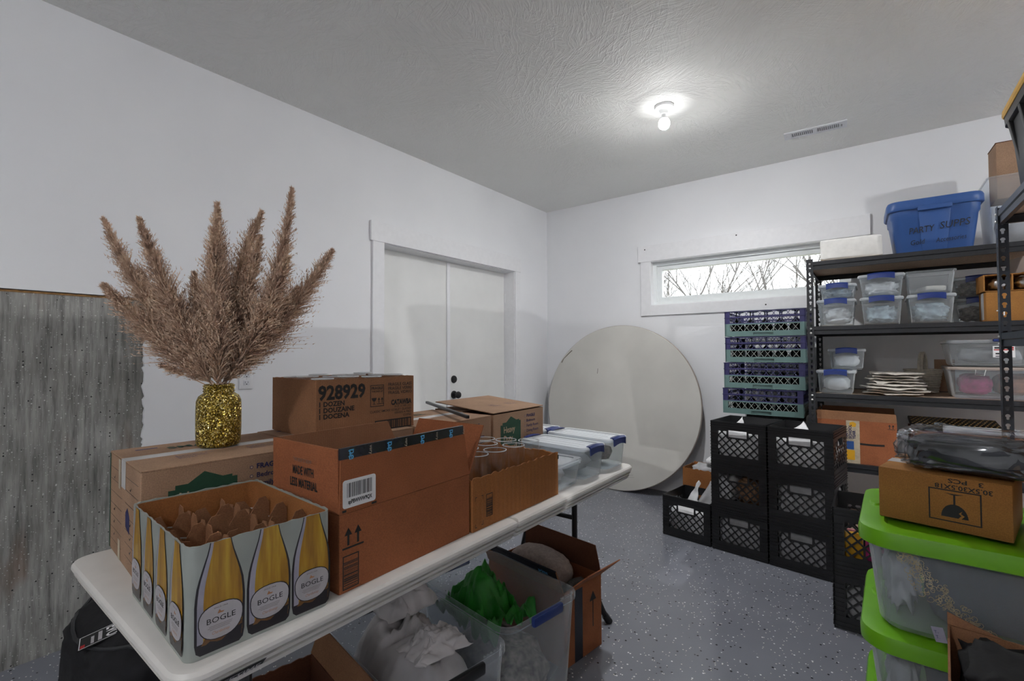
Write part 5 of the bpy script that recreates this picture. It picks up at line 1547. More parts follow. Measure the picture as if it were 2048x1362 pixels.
# bottle carton at the right of the second shelf
t = thing('bottle_carton', 'tan carton on the second shelf below the smaller carton', 'box', (3.46, 3.705, Z2), math.radians(3))
ob('carton_body', MB().box(-0.19, 0.19, -0.075, 0.075, 0, 0.158), 'kraft_tan', t, bevel=0.002)
ob('packing_tape', MB().box(-0.191, -0.19, -0.03, 0.03, 0.01, 0.159), 'tape_clear', t, smooth=0)
text(t, 'TI', (-0.150, -0.0755, 0.03), '-Y', 0.04, 'white_paper', bold=0.001)
t = thing('bottle_tray', 'open-ended tan carton of foil-capped bottles on the larger tan carton', 'box', (3.43, 3.705, Z2 + 0.1605), math.radians(4))
cb = MB()
for x0 in (-0.17, -0.06, 0.05, 0.16):
    cb.box(x0, x0 + 0.006, -0.075, 0.075, 0, 0.088)
cb.box(-0.17, 0.166, -0.075, 0.075, 0, 0.004)
cb.box(-0.17, 0.166, 0.071, 0.075, 0.004, 0.088)
cb.box(-0.17, 0.0, -0.075, 0.075, 0.088, 0.092)
ob('carton_body', cb, 'kraft_tan', t, smooth=0)
for k, x in enumerate((3.33, 3.435, 3.54)):
    o = link('wrapped_bottle', crumple(0.082, 0.12, 0.074, 70 + k, 3, 0.2, 4.0, 0.8), 'ceramic', None, (x, 3.695 + (x - 3.43) * 0.07, Z2 + 0.167))
    o.data.materials.clear(); o.data.materials.append(M['bolt'])
    tag(o, 'foil-wrapped bottle end showing in the open tan carton', 'bottle', 'foil-wrapped bottles in the tan carton')
t = thing('small_carton', 'small tan carton resting on the bottle carton', 'box', (3.50, 3.72, Z2 + 0.2545), math.radians(14))
ob('carton_body', MB().box(-0.10, 0.14, -0.08, 0.08, 0, 0.085), 'kraft_tan', t, bevel=0.002)
ob('packing_tape', MB().box(-0.1006, -0.06, -0.081, 0.081, 0.002, 0.0856), 'tape_clear', t, smooth=0)
# ---- third shelf
Z3 = LV[2] + 0.0005
gB = 'small latched bins on the third shelf'
def low_bin(x0, x1, z, h, label, seed, y0, dep=0.28):
    w = x1 - x0
    storage_bin('storage_bin', label, dep, w - 0.014, h, ((x0 + x1) / 2, y0 + dep / 2, z), -math.pi / 2, latches=('+',), taper=0.10, group=gB, r=0.028)
    soft('bin_contents', 'white decor in the ' + label.split(' of ')[0].replace('latched ', '')[:40], 'decor', (w * 0.74, dep * 0.78, h * 0.62), ((x0 + x1) / 2, y0 + dep / 2, z + 0.012), 'paper', seed, amp=0.18)
low_bin(2.482, 2.692, Z3, 0.150, 'latched clear bin at the post end of the third shelf', 71, 3.628)
low_bin(2.545, 2.742, Z3 + 0.1515, 0.135, 'smaller latched clear bin stacked at the post end of the third shelf', 72, 3.70, 0.26)
def plate_sheet(label, x, y, z, r, seed, grp):
    n = 40
    loops = []
    rn = random.Random(seed)
    ph = rn.uniform(0, 6)
    ws = [r * (1 + 0.22 * noise.noise(Vector((math.cos(a) * 1.6, math.sin(a) * 1.6, seed))) + 0.12 * noise.noise(Vector((math.cos(a) * 5, math.sin(a) * 5, seed)))) for a in [2 * math.pi * k / n for k in range(n)]]
    dz = [0.020 * noise.noise(Vector((math.cos(2 * math.pi * k / n) * 2.2, math.sin(2 * math.pi * k / n) * 2.2, seed + 9))) for k in range(n)]
    prof = [(0.6, 0.002, 0), (0.97, 0.004, 0.5), (1.0, 0.007, 1), (0.97, 0.0095, 0.8), (0.8, 0.013, 0.15), (0.3, 0.0145, 0)]
    mb = MB().loft([[(ws[k] * f * math.cos(2 * math.pi * k / n), ws[k] * f * math.sin(2 * math.pi * k / n), zz_ + dz[k] * q) for k in range(n)] for f, zz_, q in prof])
    o = ob('wrapped_plate', mb, 'cream_paper', None, (x, y, z), (0, 0, ph), smooth=60)
    tag(o, label, 'plate', grp)
for k in range(8):
    plate_sheet('paper-wrapped plate in the pile beside the white wicker basket', 2.885 + 0.012 * math.sin(k * 2.1), 3.815 + 0.01 * math.cos(k * 1.3), Z3 + 0.0005 + k * 0.0172, 0.165 - 0.004 * k + 0.008 * math.sin(k), 80 + k, 'paper-wrapped plates')
# wicker basket
t = thing('wicker_basket', 'round white wicker basket with a hoop handle behind the wrapped plates', 'basket', (3.035, 4.085, Z3))
wb_ = MB()
for k in range(13):
    z = 0.006 + k * 0.0115
    r = 0.072 + 0.022 * k / 12
    wb_.tube([(r * math.cos(a) + 0.0015 * (1 if (j + k) % 2 else -1), r * math.sin(a), z) for j, a in enumerate([2 * math.pi * q / 24 for q in range(25)])], 0.0055, 6)
ob('woven_side', wb_, 'wicker', t)
ob('basket_floor', MB().lathe([(0.074, 0.001), (0.074, 0.006), (0.0, 0.006)], 24, cap1=False), 'wicker', t)
hd = MB()
for s in (-0.006, 0.006):
    hd.tube([(s, 0.092 * math.cos(a), 0.14 + 0.115 * math.sin(a)) for a in [math.pi * q / 16 for q in range(17)]], 0.0075, 8)
hdl = ob('hoop_handle', hd, 'wicker', t, None, (0, 0, math.radians(-12)))
# large bins at the right of the third shelf
t = storage_bin('large_bin', 'clear bin with a taupe latching lid and pink and rust contents on the third shelf', 0.40, 0.36, 0.180, (3.325, 3.835, Z3), 0.0, latches=(), lidm='taupe_plastic', tub='frost_plastic', taper=0.10)
for x in (-0.075, 0.12):
    ob('wire_clip', MB().tube([(x - 0.02, -0.190, 0.163), (x - 0.024, -0.196, 0.135), (x + 0.012, -0.196, 0.130), (x + 0.02, -0.190, 0.163)], 0.0018, 6), 'bolt', t)
soft('bin_contents', 'magenta decor in the taupe-lidded bin', 'decor', (0.15, 0.28, 0.125), (3.245, 3.835, Z3 + 0.012), 'magenta', 91)
soft('bin_contents', 'rust-orange fabric in the taupe-lidded bin', 'fabric', (0.16, 0.28, 0.135), (3.40, 3.835, Z3 + 0.012), 'rust_fabric', 92)
t = storage_bin('large_bin', 'clear bin with a blue handle and white sticker on the taupe-lidded bin', 0.36, 0.34, 0.150, (3.300, 3.825, Z3 + 0.1815), 0.0, latches=(), tub='clear_plastic', taper=0.10)
ob('handle', MB().box(0.0, 0.16, -0.190, -0.174, 0.135, 0.152), 'blue_latch', t, bevel=0.005)
sk = ob('sticker', MB().box(0.0, 0.085, -0.1735, -0.1725, 0.05, 0.112), 'white_paper', t, smooth=0)
decal(sk, 'red_print', [rect(0.004, 0.080, 0.088, 0.094), rect(0.050, 0.080, 0.097, 0.106)], (0, -0.1735, 0), '-Y', 'red')
decal(sk, 'black_print', [rect(0.010, 0.060, 0.066, 0.074), rect(0.010, 0.045, 0.054, 0.058), rect(0.006, 0.044, 0.097, 0.106)], (0, -0.1735, 0), '-Y', 'ink')
soft('bin_contents', 'grey bagged decor in the bin with the blue handle', 'decor', (0.28, 0.26, 0.10), (3.300, 3.825, Z3 + 0.1935), 'paper_grey', 93)
# leaning tan flap between plates and bins
o = ob('tan_card', MB().box(-0.05, 0.05, -0.0015, 0.0015, 0, 0.21), 'kraft_pale', None, (3.150, 4.192, Z3 + 0.0005), (math.radians(-2), 0, 0))
tag(o, 'tan card panel upright behind the bin with the blue handle', 'card')
# ---- fourth shelf: carton with printed tape, dotted tray, white roll
Z4 = LV[3] + 0.0005
t = thing('taped_carton', 'brown carton with a HAPPY SCHOOL YEAR tape strip on the shelf below the plates', 'box', (2.685, 3.80, Z4), math.radians(0))
ob('carton_body', open_shell(0.40, 0.34, 0.262, 0.004, 0.003), 'kraft_red', t, smooth=20)
flap(t, [(-0.2, 0.001), (0.2, 0.001), (0.196, 0.052), (-0.197, 0.058)], (0, -0.166, 0.262), 'X', math.radians(3), 'kraft')
flap(t, [(-0.17, 0.001), (0.17, 0.001), (0.166, 0.05), (-0.165, 0.05)], (-0.196, 0, 0.262), 'Y', math.radians(-10), 'kraft')
flap(t, [(-0.2, 0.001), (0.2, 0.001), (0.196, 0.055), (-0.197, 0.055)], (0, 0.17, 0.262), 'X', math.radians(-15), 'kraft')
tp = ob('printed_tape', MB().box(-0.048, 0.020, -0.1712, -0.1702, 0.0, 0.262), 'tape_beige', t, smooth=0)
text(tp, 'HAPPY\nSCHOOL\nYEAR', (-0.040, -0.1716, 0.150), ((0, 0, 1), (-1, 0, 0)), 0.0215, 'navy_ink', bold=0.0006, line=0.9).location = (0, 0, 0)
decal(tp, 'blue_patch', [rect(-0.048, -0.010, 0.085, 0.135)], (0, -0.1714, 0), '-Y', 'blue_tote')
decal(tp, 'yellow_patch', [rect(-0.048, -0.006, 0.02, 0.08), [(-0.03, 0.225), (0.0, 0.225), (0.004, 0.245), (-0.012, 0.256), (-0.03, 0.25)]], (0, -0.1714, 0), '-Y', 'yellow')
decal(t, 'smile_print', [[(x, 0.135 - 0.016 * math.cos((x - 0.07) * 9) - 0.004) for x in [0.0 + 0.02 * k for k in range(8)]] + [(x, 0.135 - 0.016 * math.cos((x - 0.07) * 9) + 0.008) for x in [0.14 - 0.02 * k for k in range(8)]]], (0.0, -0.170, 0), '-Y', 'ink')
decal(t, 'handling_arrows', arrows_up(0.165, 0.225, 0.022), (0, -0.170, 0), '-Y', 'ink')
t = thing('dotted_tray', 'black tray with rows of gold studs on the fourth shelf', 'tray', (3.150, 3.835, 0.8155), rot=(math.radians(7), 0, math.radians(1)))
ob('tray_board', MB().box(-0.20, 0.20, -0.13, 0.13, 0, 0.02), 'black_metal', t, bevel=0.004)
sd = mesh_of(MB().lathe([(0.0052, 0.0198), (0.004, 0.0225), (0.0, 0.0235)], 8), 'stud', 40)
for i in range(17):
    for j in range(8):
        link('stud', sd, 'gold_wire', t, (-0.188 + i * 0.0228 + (j % 2) * 0.0114, -0.115 + j * 0.032, 0))
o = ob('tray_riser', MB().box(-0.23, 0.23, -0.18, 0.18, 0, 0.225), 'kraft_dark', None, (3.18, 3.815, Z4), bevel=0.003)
tag(o, 'dark carton under the gold-studded tray', 'box')
o = ob('paper_roll', MB().lathe([(0.010, 0), (0.022, 0.0), (0.022, 0.40), (0.010, 0.40)], 24), 'ceramic', None, (2.93, 3.575, 0.76), (0, math.pi / 2, math.radians(0)))
tag(o, 'white roll lying before the gold-studded tray', 'roll')
o.location = (3.09, 3.662, Z4 + 0.2475)
# label card hanging from the near unit's second shelf
o = ob('label_card', MB().box(-0.06, 0.06, -0.001, 0.001, 0, 0.05), 'teal_label', None, (3.36, 2.50, 1.3355), (math.radians(-8), 0, 0), bevel=0.0004)
tag(o, 'pale teal card standing on the near shelving unit', 'card')
# yellow-lidded tote on the near unit
t = thing('yellow_lid_tote', 'charcoal tote with a yellow lid on top of the keyhole-post shelving', 'tote', (3.455, 2.385, 1.8235), 0.0)
tl, tw_, th_ = 0.46, 0.66, 0.405
k = 0.86
ob('tub', MB().loft([rloop(tl * k, tw_ * k, 0, 0.03), rloop(tl * k + 0.01, tw_ * k + 0.01, 0.008, 0.035), rloop(tl, tw_, th_ - 0.035, 0.045), rloop(tl - 0.01, tw_ - 0.01, th_ - 0.035, 0.045), rloop(tl * k - 0.01, tw_ * k - 0.01, 0.012, 0.03)]), 'charcoal', t, smooth=40)
ob('tub_rim', MB().loft([rloop(tl - 0.002, tw_ - 0.002, th_ - 0.075, 0.045), rloop(tl + 0.022, tw_ + 0.022, th_ - 0.070, 0.05), rloop(tl + 0.026, tw_ + 0.026, th_ - 0.036, 0.05), rloop(tl - 0.002, tw_ - 0.002, th_ - 0.034, 0.045)]), 'hardware', t, smooth=40)
ob('lid', MB().loft([rloop(tl + 0.030, tw_ + 0.030, th_ - 0.036, 0.055), rloop(tl + 0.040, tw_ + 0.040, th_ - 0.030, 0.06), rloop(tl + 0.038, tw_ + 0.038, th_ - 0.012, 0.06), rloop(tl + 0.02, tw_ + 0.02, th_, 0.055), rloop(tl - 0.06, tw_ - 0.06, th_ - 0.004, 0.05)]), 'yellow', t, smooth=40)
for y in (0.25, 0.08, -0.12):
    ob('tub_rib', MB().loft([[(-tl * k / 2 - 0.006, y * 0.9 - 0.012, 0.10), (-tl * k / 2 - 0.006, y * 0.9 + 0.012, 0.10), (-tl * k / 2 + 0.02, y * 0.9 + 0.012, 0.10), (-tl * k / 2 + 0.02, y * 0.9 - 0.012, 0.10)], [(-tl / 2 - 0.012, y - 0.015, th_ - 0.06), (-tl / 2 - 0.012, y + 0.015, th_ - 0.06), (-tl / 2 + 0.02, y + 0.015, th_ - 0.06), (-tl / 2 + 0.02, y - 0.015, th_ - 0.06)]]), 'hardware', t, bevel=0.003)

# unseen cartons added along the near unit to block the far bulb's light
for k, (y0, y1, z, hh, s_) in enumerate(((0.92, 1.60, 1.3355, 0.40, 'added unseen carton blocking lamp light, second shelf of the near unit, aisle end'), (1.64, 2.28, 1.3355, 0.38, 'added unseen carton blocking lamp light, second shelf of the near unit, beside the label card'), (0.92, 1.95, 1.8235, 0.31, 'long added unseen carton blocking lamp light on top of the near unit beside the yellow-lidded tote'), (0.92, 2.2, 0.9005, 0.34, 'long added unseen carton blocking lamp light, third shelf of the near unit'))):
    c_ = thing('light_block_carton', s_, 'box', (3.43, (y0 + y1) / 2, z), 0.0)
    ob('carton_body', MB().box(-0.165, 0.165, -(y1 - y0) / 2, (y1 - y0) / 2, 0, hh), 'kraft_tan', c_, bevel=0.003)
    ob('packing_tape', MB().box(-0.025, 0.025, -(y1 - y0) / 2 - 0.0006, (y1 - y0) / 2 + 0.0006, hh + 0.0002, hh + 0.0008), 'tape_clear', c_, smooth=0)

# ------------------------------------------------------------------ lime-lidded bins at the right
LB = (2.958, 1.81)
bl_, bwid = 0.415, 0.490
def lime_bin(k, h, z, label):
    t = thing('lime_lidded_bin', label, 'storage bin', (LB[0], LB[1], z), math.radians(-1.5), 'lime-lidded storage bins')
    hh = h - 0.030
    f = 0.90
    lp = [rloop(bl_ * f - 0.05, bwid * f - 0.05, 0, 0.05), rloop(bl_ * f - 0.03, bwid * f - 0.03, 0.01, 0.06), rloop(bl_ * 0.945, bwid * 0.93, hh, 0.07), rloop(bl_ * 0.945 - 0.006, bwid * 0.93 - 0.006, hh, 0.07), rloop(bl_ * f - 0.036, bwid * f - 0.036, 0.013, 0.06)]
    ob('tub', MB().loft(lp), 'frost_plastic', t, smooth=40)
    L = [(0, 0, -0.020, 0.075), (0.012, 0.012, -0.016, 0.08), (0.014, 0.014, 0.010, 0.08), (0.006, 0.006, 0.024, 0.075), (-0.02, -0.02, 0.028, 0.07), (-0.10, -0.085, 0.028, 0.05), (-0.115, -0.10, 0.016, 0.045)]
    ob('lid', MB().loft([rloop(bl_ + a, bwid + b_, hh + z_, r_, 6) for a, b_, z_, r_ in L]), 'lime', t, smooth=40)
    for s in (-1, 1):
        ob('grip_ridge', MB().lathe([(0.016, hh + 0.027), (0.013, hh + 0.033), (0.0, hh + 0.034)], 20, c=(0, 0), cap1=False, sx=1.0, sy=2.6), 'lime', t, (s * (bl_ / 2 - 0.028), 0.03, 0))
    return t
BH = 0.268
for k in range(3):
    lime_bin(k, BH, 0.001 + k * BH, ['lime-lidded clear bin at the floor under the other two', 'lime-lidded clear bin of slate fabric beneath the topmost one', 'topmost lime-lidded clear bin, carrying the upside-down carton'][k])
    if k:
        soft('folded_fabric', ['slate fabric in the middle lime-lidded bin', 'slate fabric in the topmost lime-lidded bin'][k - 1], 'fabric', (0.245, 0.36, 0.205), (LB[0] + 0.042, LB[1], 0.014 + k * BH), 'slate_cloth', 95 + k, sub=4, amp=0.03, power=0.35)
        soft('tissue_paper', ['pale tissue paper at the end of the middle lime-lidded bin', 'pale tissue paper at the end of the topmost lime-lidded bin'][k - 1], 'paper', (0.085, 0.35, 0.20), (LB[0] - 0.125, LB[1], 0.014 + k * BH), 'paper_grey', 97 + k, sub=4, amp=0.30, power=0.6, freq=4)
# gold filigree strip against the inside of the top bin
mb = MB()
rn = random.Random(6)
for k in range(52):
    u = k / 51
    wdt = 0.012 + 0.024 * math.sin(math.pi * min(1, u * 1.2))
    for j in range(3):
        cx = 0.05 + 0.165 * u ** 1.5 + rn.uniform(-wdt, wdt) * 0.8
        cz = 0.185 - 0.165 * u + rn.uniform(-wdt, wdt) * 0.6
        r_ = rn.uniform(0.004, 0.009)
        a0 = rn.uniform(0, 6.28)
        mb.tube([(cx + r_ * (1 - q / 14) * math.cos(a0 + q * 0.6), rn.uniform(-0.0004, 0.0004), cz + r_ * (1 - q / 14) * math.sin(a0 + q * 0.6)) for q in range(10)], 0.0007, 4)
o = ob('gold_filigree', mb, 'gold_wire', None, (LB[0] - 0.170, LB[1] - 0.1985, 0.020 + 2 * BH), (0, 0, math.radians(-1.5)))
tag(o, 'gold filigree garland inside the topmost lime-lidded bin', 'garland')

# upside-down carton on the top lid
t = thing('upturned_carton', 'tan carton printed upside down with a broken goblet mark', 'box', (2.944, 1.800, 0.8045 - 0.0), math.radians(-13))
uw, ud, uh = 0.262, 0.262, 0.138
t.location.z = 0.001 + 3 * BH - 0.030 + 0.0285
ob('carton_body', MB().box(-uw / 2, uw / 2, -ud / 2, ud / 2, 0, uh), 'kraft_tan', t, bevel=0.0025)
tp = MB().box(-0.025 - uw / 2 + 0.06, 0.025 - uw / 2 + 0.06, -ud / 2, ud / 2, uh, uh + 0.0008)
ob('packing_tape', MB().box(-uw / 2 - 0.0008, uw / 2, -0.028, 0.028, uh + 0.0002, uh + 0.0010).box(-uw / 2 - 0.001, -uw / 2 - 0.0004, -0.028, 0.028, uh - 0.05, uh + 0.0008), 'tape_clear', t, smooth=0)
yf = -ud / 2
flipd = ((-1, 0, 0), (0, 0, -1))
text(t, '30.5X30.5X18', (0.098, yf - 0.0003, 0.117), flipd, 0.0165, 'ink', width=0.108, bold=0.0003)
text(t, '3   PCS', (0.082, yf - 0.0003, 0.133), flipd, 0.0155, 'ink', width=0.066, bold=0.0003)
fx0, fx1, fz0, fz1 = -0.024, 0.077, 0.026, 0.104
def P_(x, z):
    return (x, z)
cxm, s_ = 0.0265, 0.050
bowl = [(cxm + 0.027 * math.cos(math.radians(a)), 0.036 + 0.036 * math.sin(math.radians(a))) for a in range(0, 181, 12)]
bowl = bowl + [(cxm + 0.004, 0.036), (cxm + 0.011, 0.044), (cxm + 0.007, 0.050), (cxm + 0.014, 0.055), (cxm + 0.011, 0.045), (cxm + 0.016, 0.036)]
decal(t, 'fragile_mark', frame_rects(fx0, fx1, fz0 - 0.004, fz1, 0.003), (0, yf, 0), '-Y', 'ink')
decal(t, 'goblet_mark', [[(cxm + 0.026 * math.cos(math.radians(a)), 0.034 + 0.034 * math.sin(math.radians(a))) for a in range(0, 181, 12)], rect(cxm - 0.002, cxm + 0.002, 0.066, 0.093), [(cxm - 0.019, 0.095), (cxm - 0.004, 0.0915), (cxm + 0.004, 0.0915), (cxm + 0.019, 0.095), (cxm, 0.0945)]], (0, yf, 0), '-Y', 'ink')
decal(t, 'crack_mark', [[(cxm + 0.006, 0.033), (cxm + 0.013, 0.042), (cxm + 0.008, 0.047), (cxm + 0.015, 0.054), (cxm + 0.012, 0.047), (cxm + 0.019, 0.042), (cxm + 0.012, 0.033)]], (0, yf, 0), '-Y', 'kraft_tan', 0.0009)
# black fabric in clear film on the carton
Zc = t.location.z + uh + 0.0012
g = thing('garment_pack', 'black folded fabric in shiny clear film on the upturned carton', 'fabric', (3.000, 1.790, Zc), math.radians(-12))
link('fabric', crumple(0.295, 0.245, 0.086, 101, 4, 0.05, 2.2, 0.4), 'black_cloth', g)
link('clear_film', crumple(0.345, 0.295, 0.112, 102, 5, 0.10, 5.0, 0.42), 'wrap', g)
film = MB()

# open tall carton with black cloth in the foreground
t = thing('paper_carton', 'tall brown open carton of black cloth before the lime-lidded bins', 'box', (3.032, 1.378, 0.0), math.radians(-5))
pw, pd, ph = 0.27, 0.26, 0.625
ob('carton_body', open_shell(pw, pd, ph, 0.004, 0.003), 'kraft', t, smooth=20)
fl_ = [(-pw / 2, 0.001), (-pw / 2 + 0.09, 0.001), (-pw / 2 + 0.05, 0.012), (-pw / 2, 0.028)]
flap(t, fl_, (0, pd / 2, ph), 'X', math.radians(-8), 'kraft')
soft('black_cloth', 'crumpled black cloth heaped in the tall open carton', 'cloth', (0.25, 0.24, 0.17), (3.032, 1.378, 0.480), 'black_cloth', 110, math.radians(-6), sub=4, amp=0.16, power=0.5)
o = ob('cloth_tag', MB().box(-0.012, 0.012, -0.0006, 0.0006, 0, 0.032), 'wine_pale', None, (2.895, 1.470, 0.60), (0, math.radians(-18), math.radians(-30)))
tag(o, 'small lilac printed tag at the rim of the tall open carton', 'tag')
text(o, 'T-\nT.', (-0.008, -0.0007, 0.018), '-Y', 0.010, 'navy_ink')

# ------------------------------------------------------------------ under the table
a9 = math.radians(-9)
def big_clear(label, c, l, w, h, rz, latchm, group):
    t = thing('open_bin', label, 'storage bin', (c[0], c[1], 0.001), rz, group)
    f = 0.88
    lp = [rloop(l * f - 0.02, w * f - 0.02, 0, 0.04), rloop(l * f, w * f, 0.012, 0.045), rloop(l - 0.016, w - 0.016, h - 0.022, 0.05), rloop(l, w, h - 0.020, 0.055), rloop(l, w, h, 0.055), rloop(l - 0.010, w - 0.010, h + 0.001, 0.05), rloop(l - 0.020, w - 0.020, h - 0.004, 0.05), rloop(l * f - 0.006, w * f - 0.006, 0.015, 0.045)]
    ob('tub', MB().loft(lp), 'frost_plastic', t, smooth=40)
    ob('latch', MB().box(l / 2 - 0.004, l / 2 + 0.014, -0.075, 0.075, h - 0.030, h + 0.004), latchm, t, bevel=0.006)
    ob('latch', MB().box(-l / 2 - 0.014, -l / 2 + 0.004, -0.075, 0.075, h - 0.030, h + 0.004), latchm, t, bevel=0.006)
    for k in range(5):
        ob('rim_tooth', MB().box(l / 2 - 0.012, l / 2 - 0.004, 0.085 + k * 0.013, 0.090 + k * 0.013, h, h + 0.006), 'frost_plastic', t, smooth=0)
    return t
g5 = 'open clear bins under the table'
big_clear('open clear bin with a blue latch and green satin under the table', (1.610, 1.432), 0.520, 0.385, 0.375, a9, 'blue_latch', g5)
big_clear('open clear bin with a black latch and white plastic bags under the table', (1.592, 1.030), 0.520, 0.385, 0.365, a9, 'hardware', g5)
# green satin
def satin(u, v):
    x, y = (u - 0.5), (v - 0.5)
    z = 0.20 + 0.13 * math.exp(-((x + 0.12) ** 2 + y * y) * 14) + 0.07 * (1 - 2 * abs(noise.noise(Vector((u * 4.5, v * 4.5, 2.0))))) + 0.025 * (1 - 2 * abs(noise.noise(Vector((u * 11, v * 11, 5.0)))))
    return Vector((x * 0.30, y * 0.27 + 0.03 * noise.noise(Vector((u * 4, v * 4, 7))), z))
sheet('green_satin', 'crumpled bright green satin in the bin with the blue latch', 'cloth', satin, 44, 40, 'green_cloth', None, 0.0015, (1.555, 1.435, 0.015), a9)
soft('dark_decor', 'dark brown decor below the green satin', 'decor', (0.42, 0.30, 0.16), (1.610, 1.432, 0.016), 'mixed_decor', 121, a9, amp=0.2)
def ridge(p):
    return 1 - abs(noise.noise(p)) * 2.2
def bag_sheet(label, c, w, d, base, peak, seed, mat='bag_white'):
    def fn(u, v):
        x, y = u - 0.5, v - 0.5
        e = max(0.0, 1 - (2 * abs(x)) ** 3) * max(0.0, 1 - (2 * abs(y)) ** 3)
        p = Vector((u * 2.6, v * 2.2, seed * 3.1))
        q = p + Vector((noise.noise(p * 1.3), noise.noise(p * 1.3 + Vector((9, 0, 0))), 0)) * 0.5
        z = base + peak * e * (0.62 + 0.25 * ridge(q) + 0.18 * ridge(q * 2.3)) + 0.012 * ridge(q * 5.0) * e
        return Vector((x * w + 0.02 * noise.noise(q * 2), y * d + 0.02 * noise.noise(q * 2 + Vector((3, 3, 0))), z))
    return sheet('plastic_bag', label, 'bag', fn, 60, 48, mat, None, 0.0012, (c[0], c[1], 0.0), a9, 'white plastic bags in the bin with the black latch')
bag_sheet('broad crumpled white plastic bag in the bin with the black latch', (1.560, 1.032), 0.42, 0.30, 0.19, 0.23, 1)
bag_sheet('puffed white plastic bag on top of the broad crumpled bag', (1.460, 1.080), 0.22, 0.20, 0.415, 0.09, 2)
bag_sheet('small white plastic bag by the red cloth', (1.715, 1.010), 0.13, 0.18, 0.385, 0.05, 4)
soft('red_cloth', 'red cloth below the plastic bags', 'cloth', (0.38, 0.26, 0.10), (1.590, 1.032, 0.018), 'red_cloth', 124, a9)
# carton with plush pillow
t = thing('plush_carton', 'open brown carton with a cream plush pillow beyond the open clear bins', 'box', (1.575, 1.806, 0.001), a9)
kw, kd, kh = 0.46, 0.25, 0.30
ob('carton_body', open_shell(kw, kd, kh, 0.004, 0.003), 'kraft_red', t, smooth=20)
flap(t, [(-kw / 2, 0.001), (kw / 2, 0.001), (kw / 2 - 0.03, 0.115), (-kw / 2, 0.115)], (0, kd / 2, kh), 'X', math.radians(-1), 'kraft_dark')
flap(t, [(-kd / 2, 0.001), (kd / 2, 0.001), (kd / 2 - 0.02, 0.15), (-kd / 2 + 0.01, 0.15)], (kw / 2, 0, kh), 'Y', math.radians(48), 'kraft_red')
nfl = flap(t, [(-kw / 2, 0.001), (kw / 2, 0.001), (kw / 2 - 0.01, 0.10), (-kw / 2, 0.10)], (0, -kd / 2, kh), 'X', math.radians(20), 'kraft')
ob('printed_tape', MB().box(-kw / 2, kw / 2 - 0.012, -0.0055, 0.001, 0.065, 0.102), 'tape_black', nfl, smooth=0)
text(nfl, 'prime', (0.12, -0.0058, 0.074), '-Y', 0.022, 'tape_blue')
decal(t, 'tape_band', [rect(-0.04, 0.012, 0.0, 0.29)], (kw / 2, -0.02, 0), '+X', 'tape_black')
decal(t, 'arrow_print', [rect(0.06, 0.066, 0.10, 0.22), [(0.04, 0.21), (0.086, 0.21), (0.063, 0.25)]], (kw / 2, 0, 0), '+X', 'ink')
soft('plush_pillow', 'cream plush pillow in the open carton under the table', 'pillow', (0.35, 0.19, 0.16), (1.555, 1.82, 0.215), 'fur', 125, a9, sub=4, amp=0.05, power=0.8)
soft('plush_toy', 'dark grey plush beside the cream pillow', 'plush', (0.07, 0.18, 0.14), (1.755, 1.785, 0.16), 'grey_plush', 126, a9)
# bag by the concrete wall and cartons beneath the near end
t = thing('black_duffel', 'black fabric duffel bag with a white-lettered patch beside the concrete wall', 'bag', (0.695, 0.590, 0.001))
bag_me = crumple(0.64, 0.50, 0.41, 131, 5, 0.05, 1.8, 0.62)
link('bag_body', bag_me, 'black_cloth', t)
from mathutils.bvhtree import BVHTree
bvh = BVHTree.FromPolygons([v.co for v in bag_me.vertices], [tuple(p.vertices) for p in bag_me.polygons])
def on_bag(x, y):
    h_ = bvh.ray_cast(Vector((x, y, 1.0)), Vector((0, 0, -1)))
    return h_[0], h_[1]
for yy in (-0.10, 0.10):
    pts = []
    for k in range(13):
        x = -0.22 + 0.44 * k / 12
        p, n_ = on_bag(x, yy + 0.05 * math.sin(math.pi * k / 12))
        pts.append(p + Vector((0, 0, 0.010 + 0.018 * math.sin(math.pi * k / 12))))
    ob('carry_strap', MB().tube(pts, 0.010, 8), 'black_cloth', t)
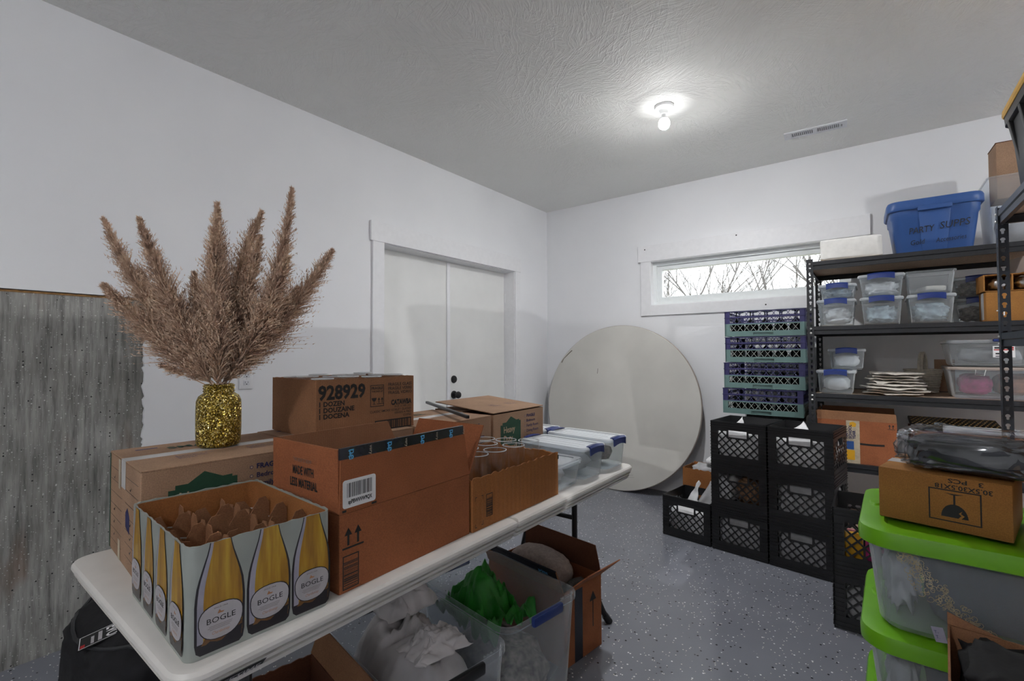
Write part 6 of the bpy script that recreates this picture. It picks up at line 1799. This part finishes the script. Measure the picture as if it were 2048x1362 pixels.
pts = [on_bag(0.28 * math.cos(a_), -0.02 + 0.19 * math.sin(a_))[0] + Vector((0, 0, 0.003)) for a_ in [math.pi * (1.0 + k / 16) for k in range(17)]]
ob('zip_piping', MB().tube(pts, 0.006, 6), 'charcoal', t)
p, n_ = on_bag(0.105, -0.165)
xdir = Vector((0.25, 1.0, 0)); xdir = (xdir - n_ * xdir.dot(n_)).normalized()
ydir = n_.cross(xdir)
o = ob('bag_patch', MB().box(-0.058, 0.058, -0.032, 0.032, 0, 0.003), 'ink', t)
o.matrix_local = Matrix(((xdir.x, ydir.x, n_.x, p.x), (xdir.y, ydir.y, n_.y, p.y), (xdir.z, ydir.z, n_.z, p.z + 0.006), (0, 0, 0, 1)))
decal(o, 'patch_border', frame_rects(-0.055, 0.055, -0.029, 0.029, 0.002), (0, 0, 0.003), ((1, 0, 0), (0, 1, 0)), 'white_paper')
text(o, 'EVO', (0.013, 0.024, 0.003), ((0, -1, 0), (1, 0, 0)), 0.048, 'white_paper', width=0.048, bold=0.0012)
decal(o, 'red_corner', [rect(-0.051, -0.040, -0.026, -0.012)], (0, 0, 0.003), ((1, 0, 0), (0, 1, 0)), 'red')
decal(o, 'small_print', [rect(-0.008, 0.002, -0.022, 0.020), rect(-0.026, -0.018, -0.022, 0.012)], (0, 0, 0.003), ((1, 0, 0), (0, 1, 0)), 'wine_label')
# low cartons beneath the near end of the table
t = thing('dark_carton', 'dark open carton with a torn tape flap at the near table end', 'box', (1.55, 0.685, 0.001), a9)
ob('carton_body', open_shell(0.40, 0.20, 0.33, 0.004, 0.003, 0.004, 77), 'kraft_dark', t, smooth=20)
flap(t, [(-0.20, 0.001), (0.20, 0.001), (0.18, 0.085), (-0.18, 0.09)], (0, 0.10, 0.33), 'X', math.radians(-14), 'kraft')
o = tag(ob('flat_black_case', MB().box(-0.15, 0.15, -0.08, 0.08, 0, 0.05), 'hardware', None, (1.55, 0.685, 0.30), (0, 0, a9), bevel=0.006), 'flat black case lying in the dark carton under the table', 'case')
o.location.z = 0.006
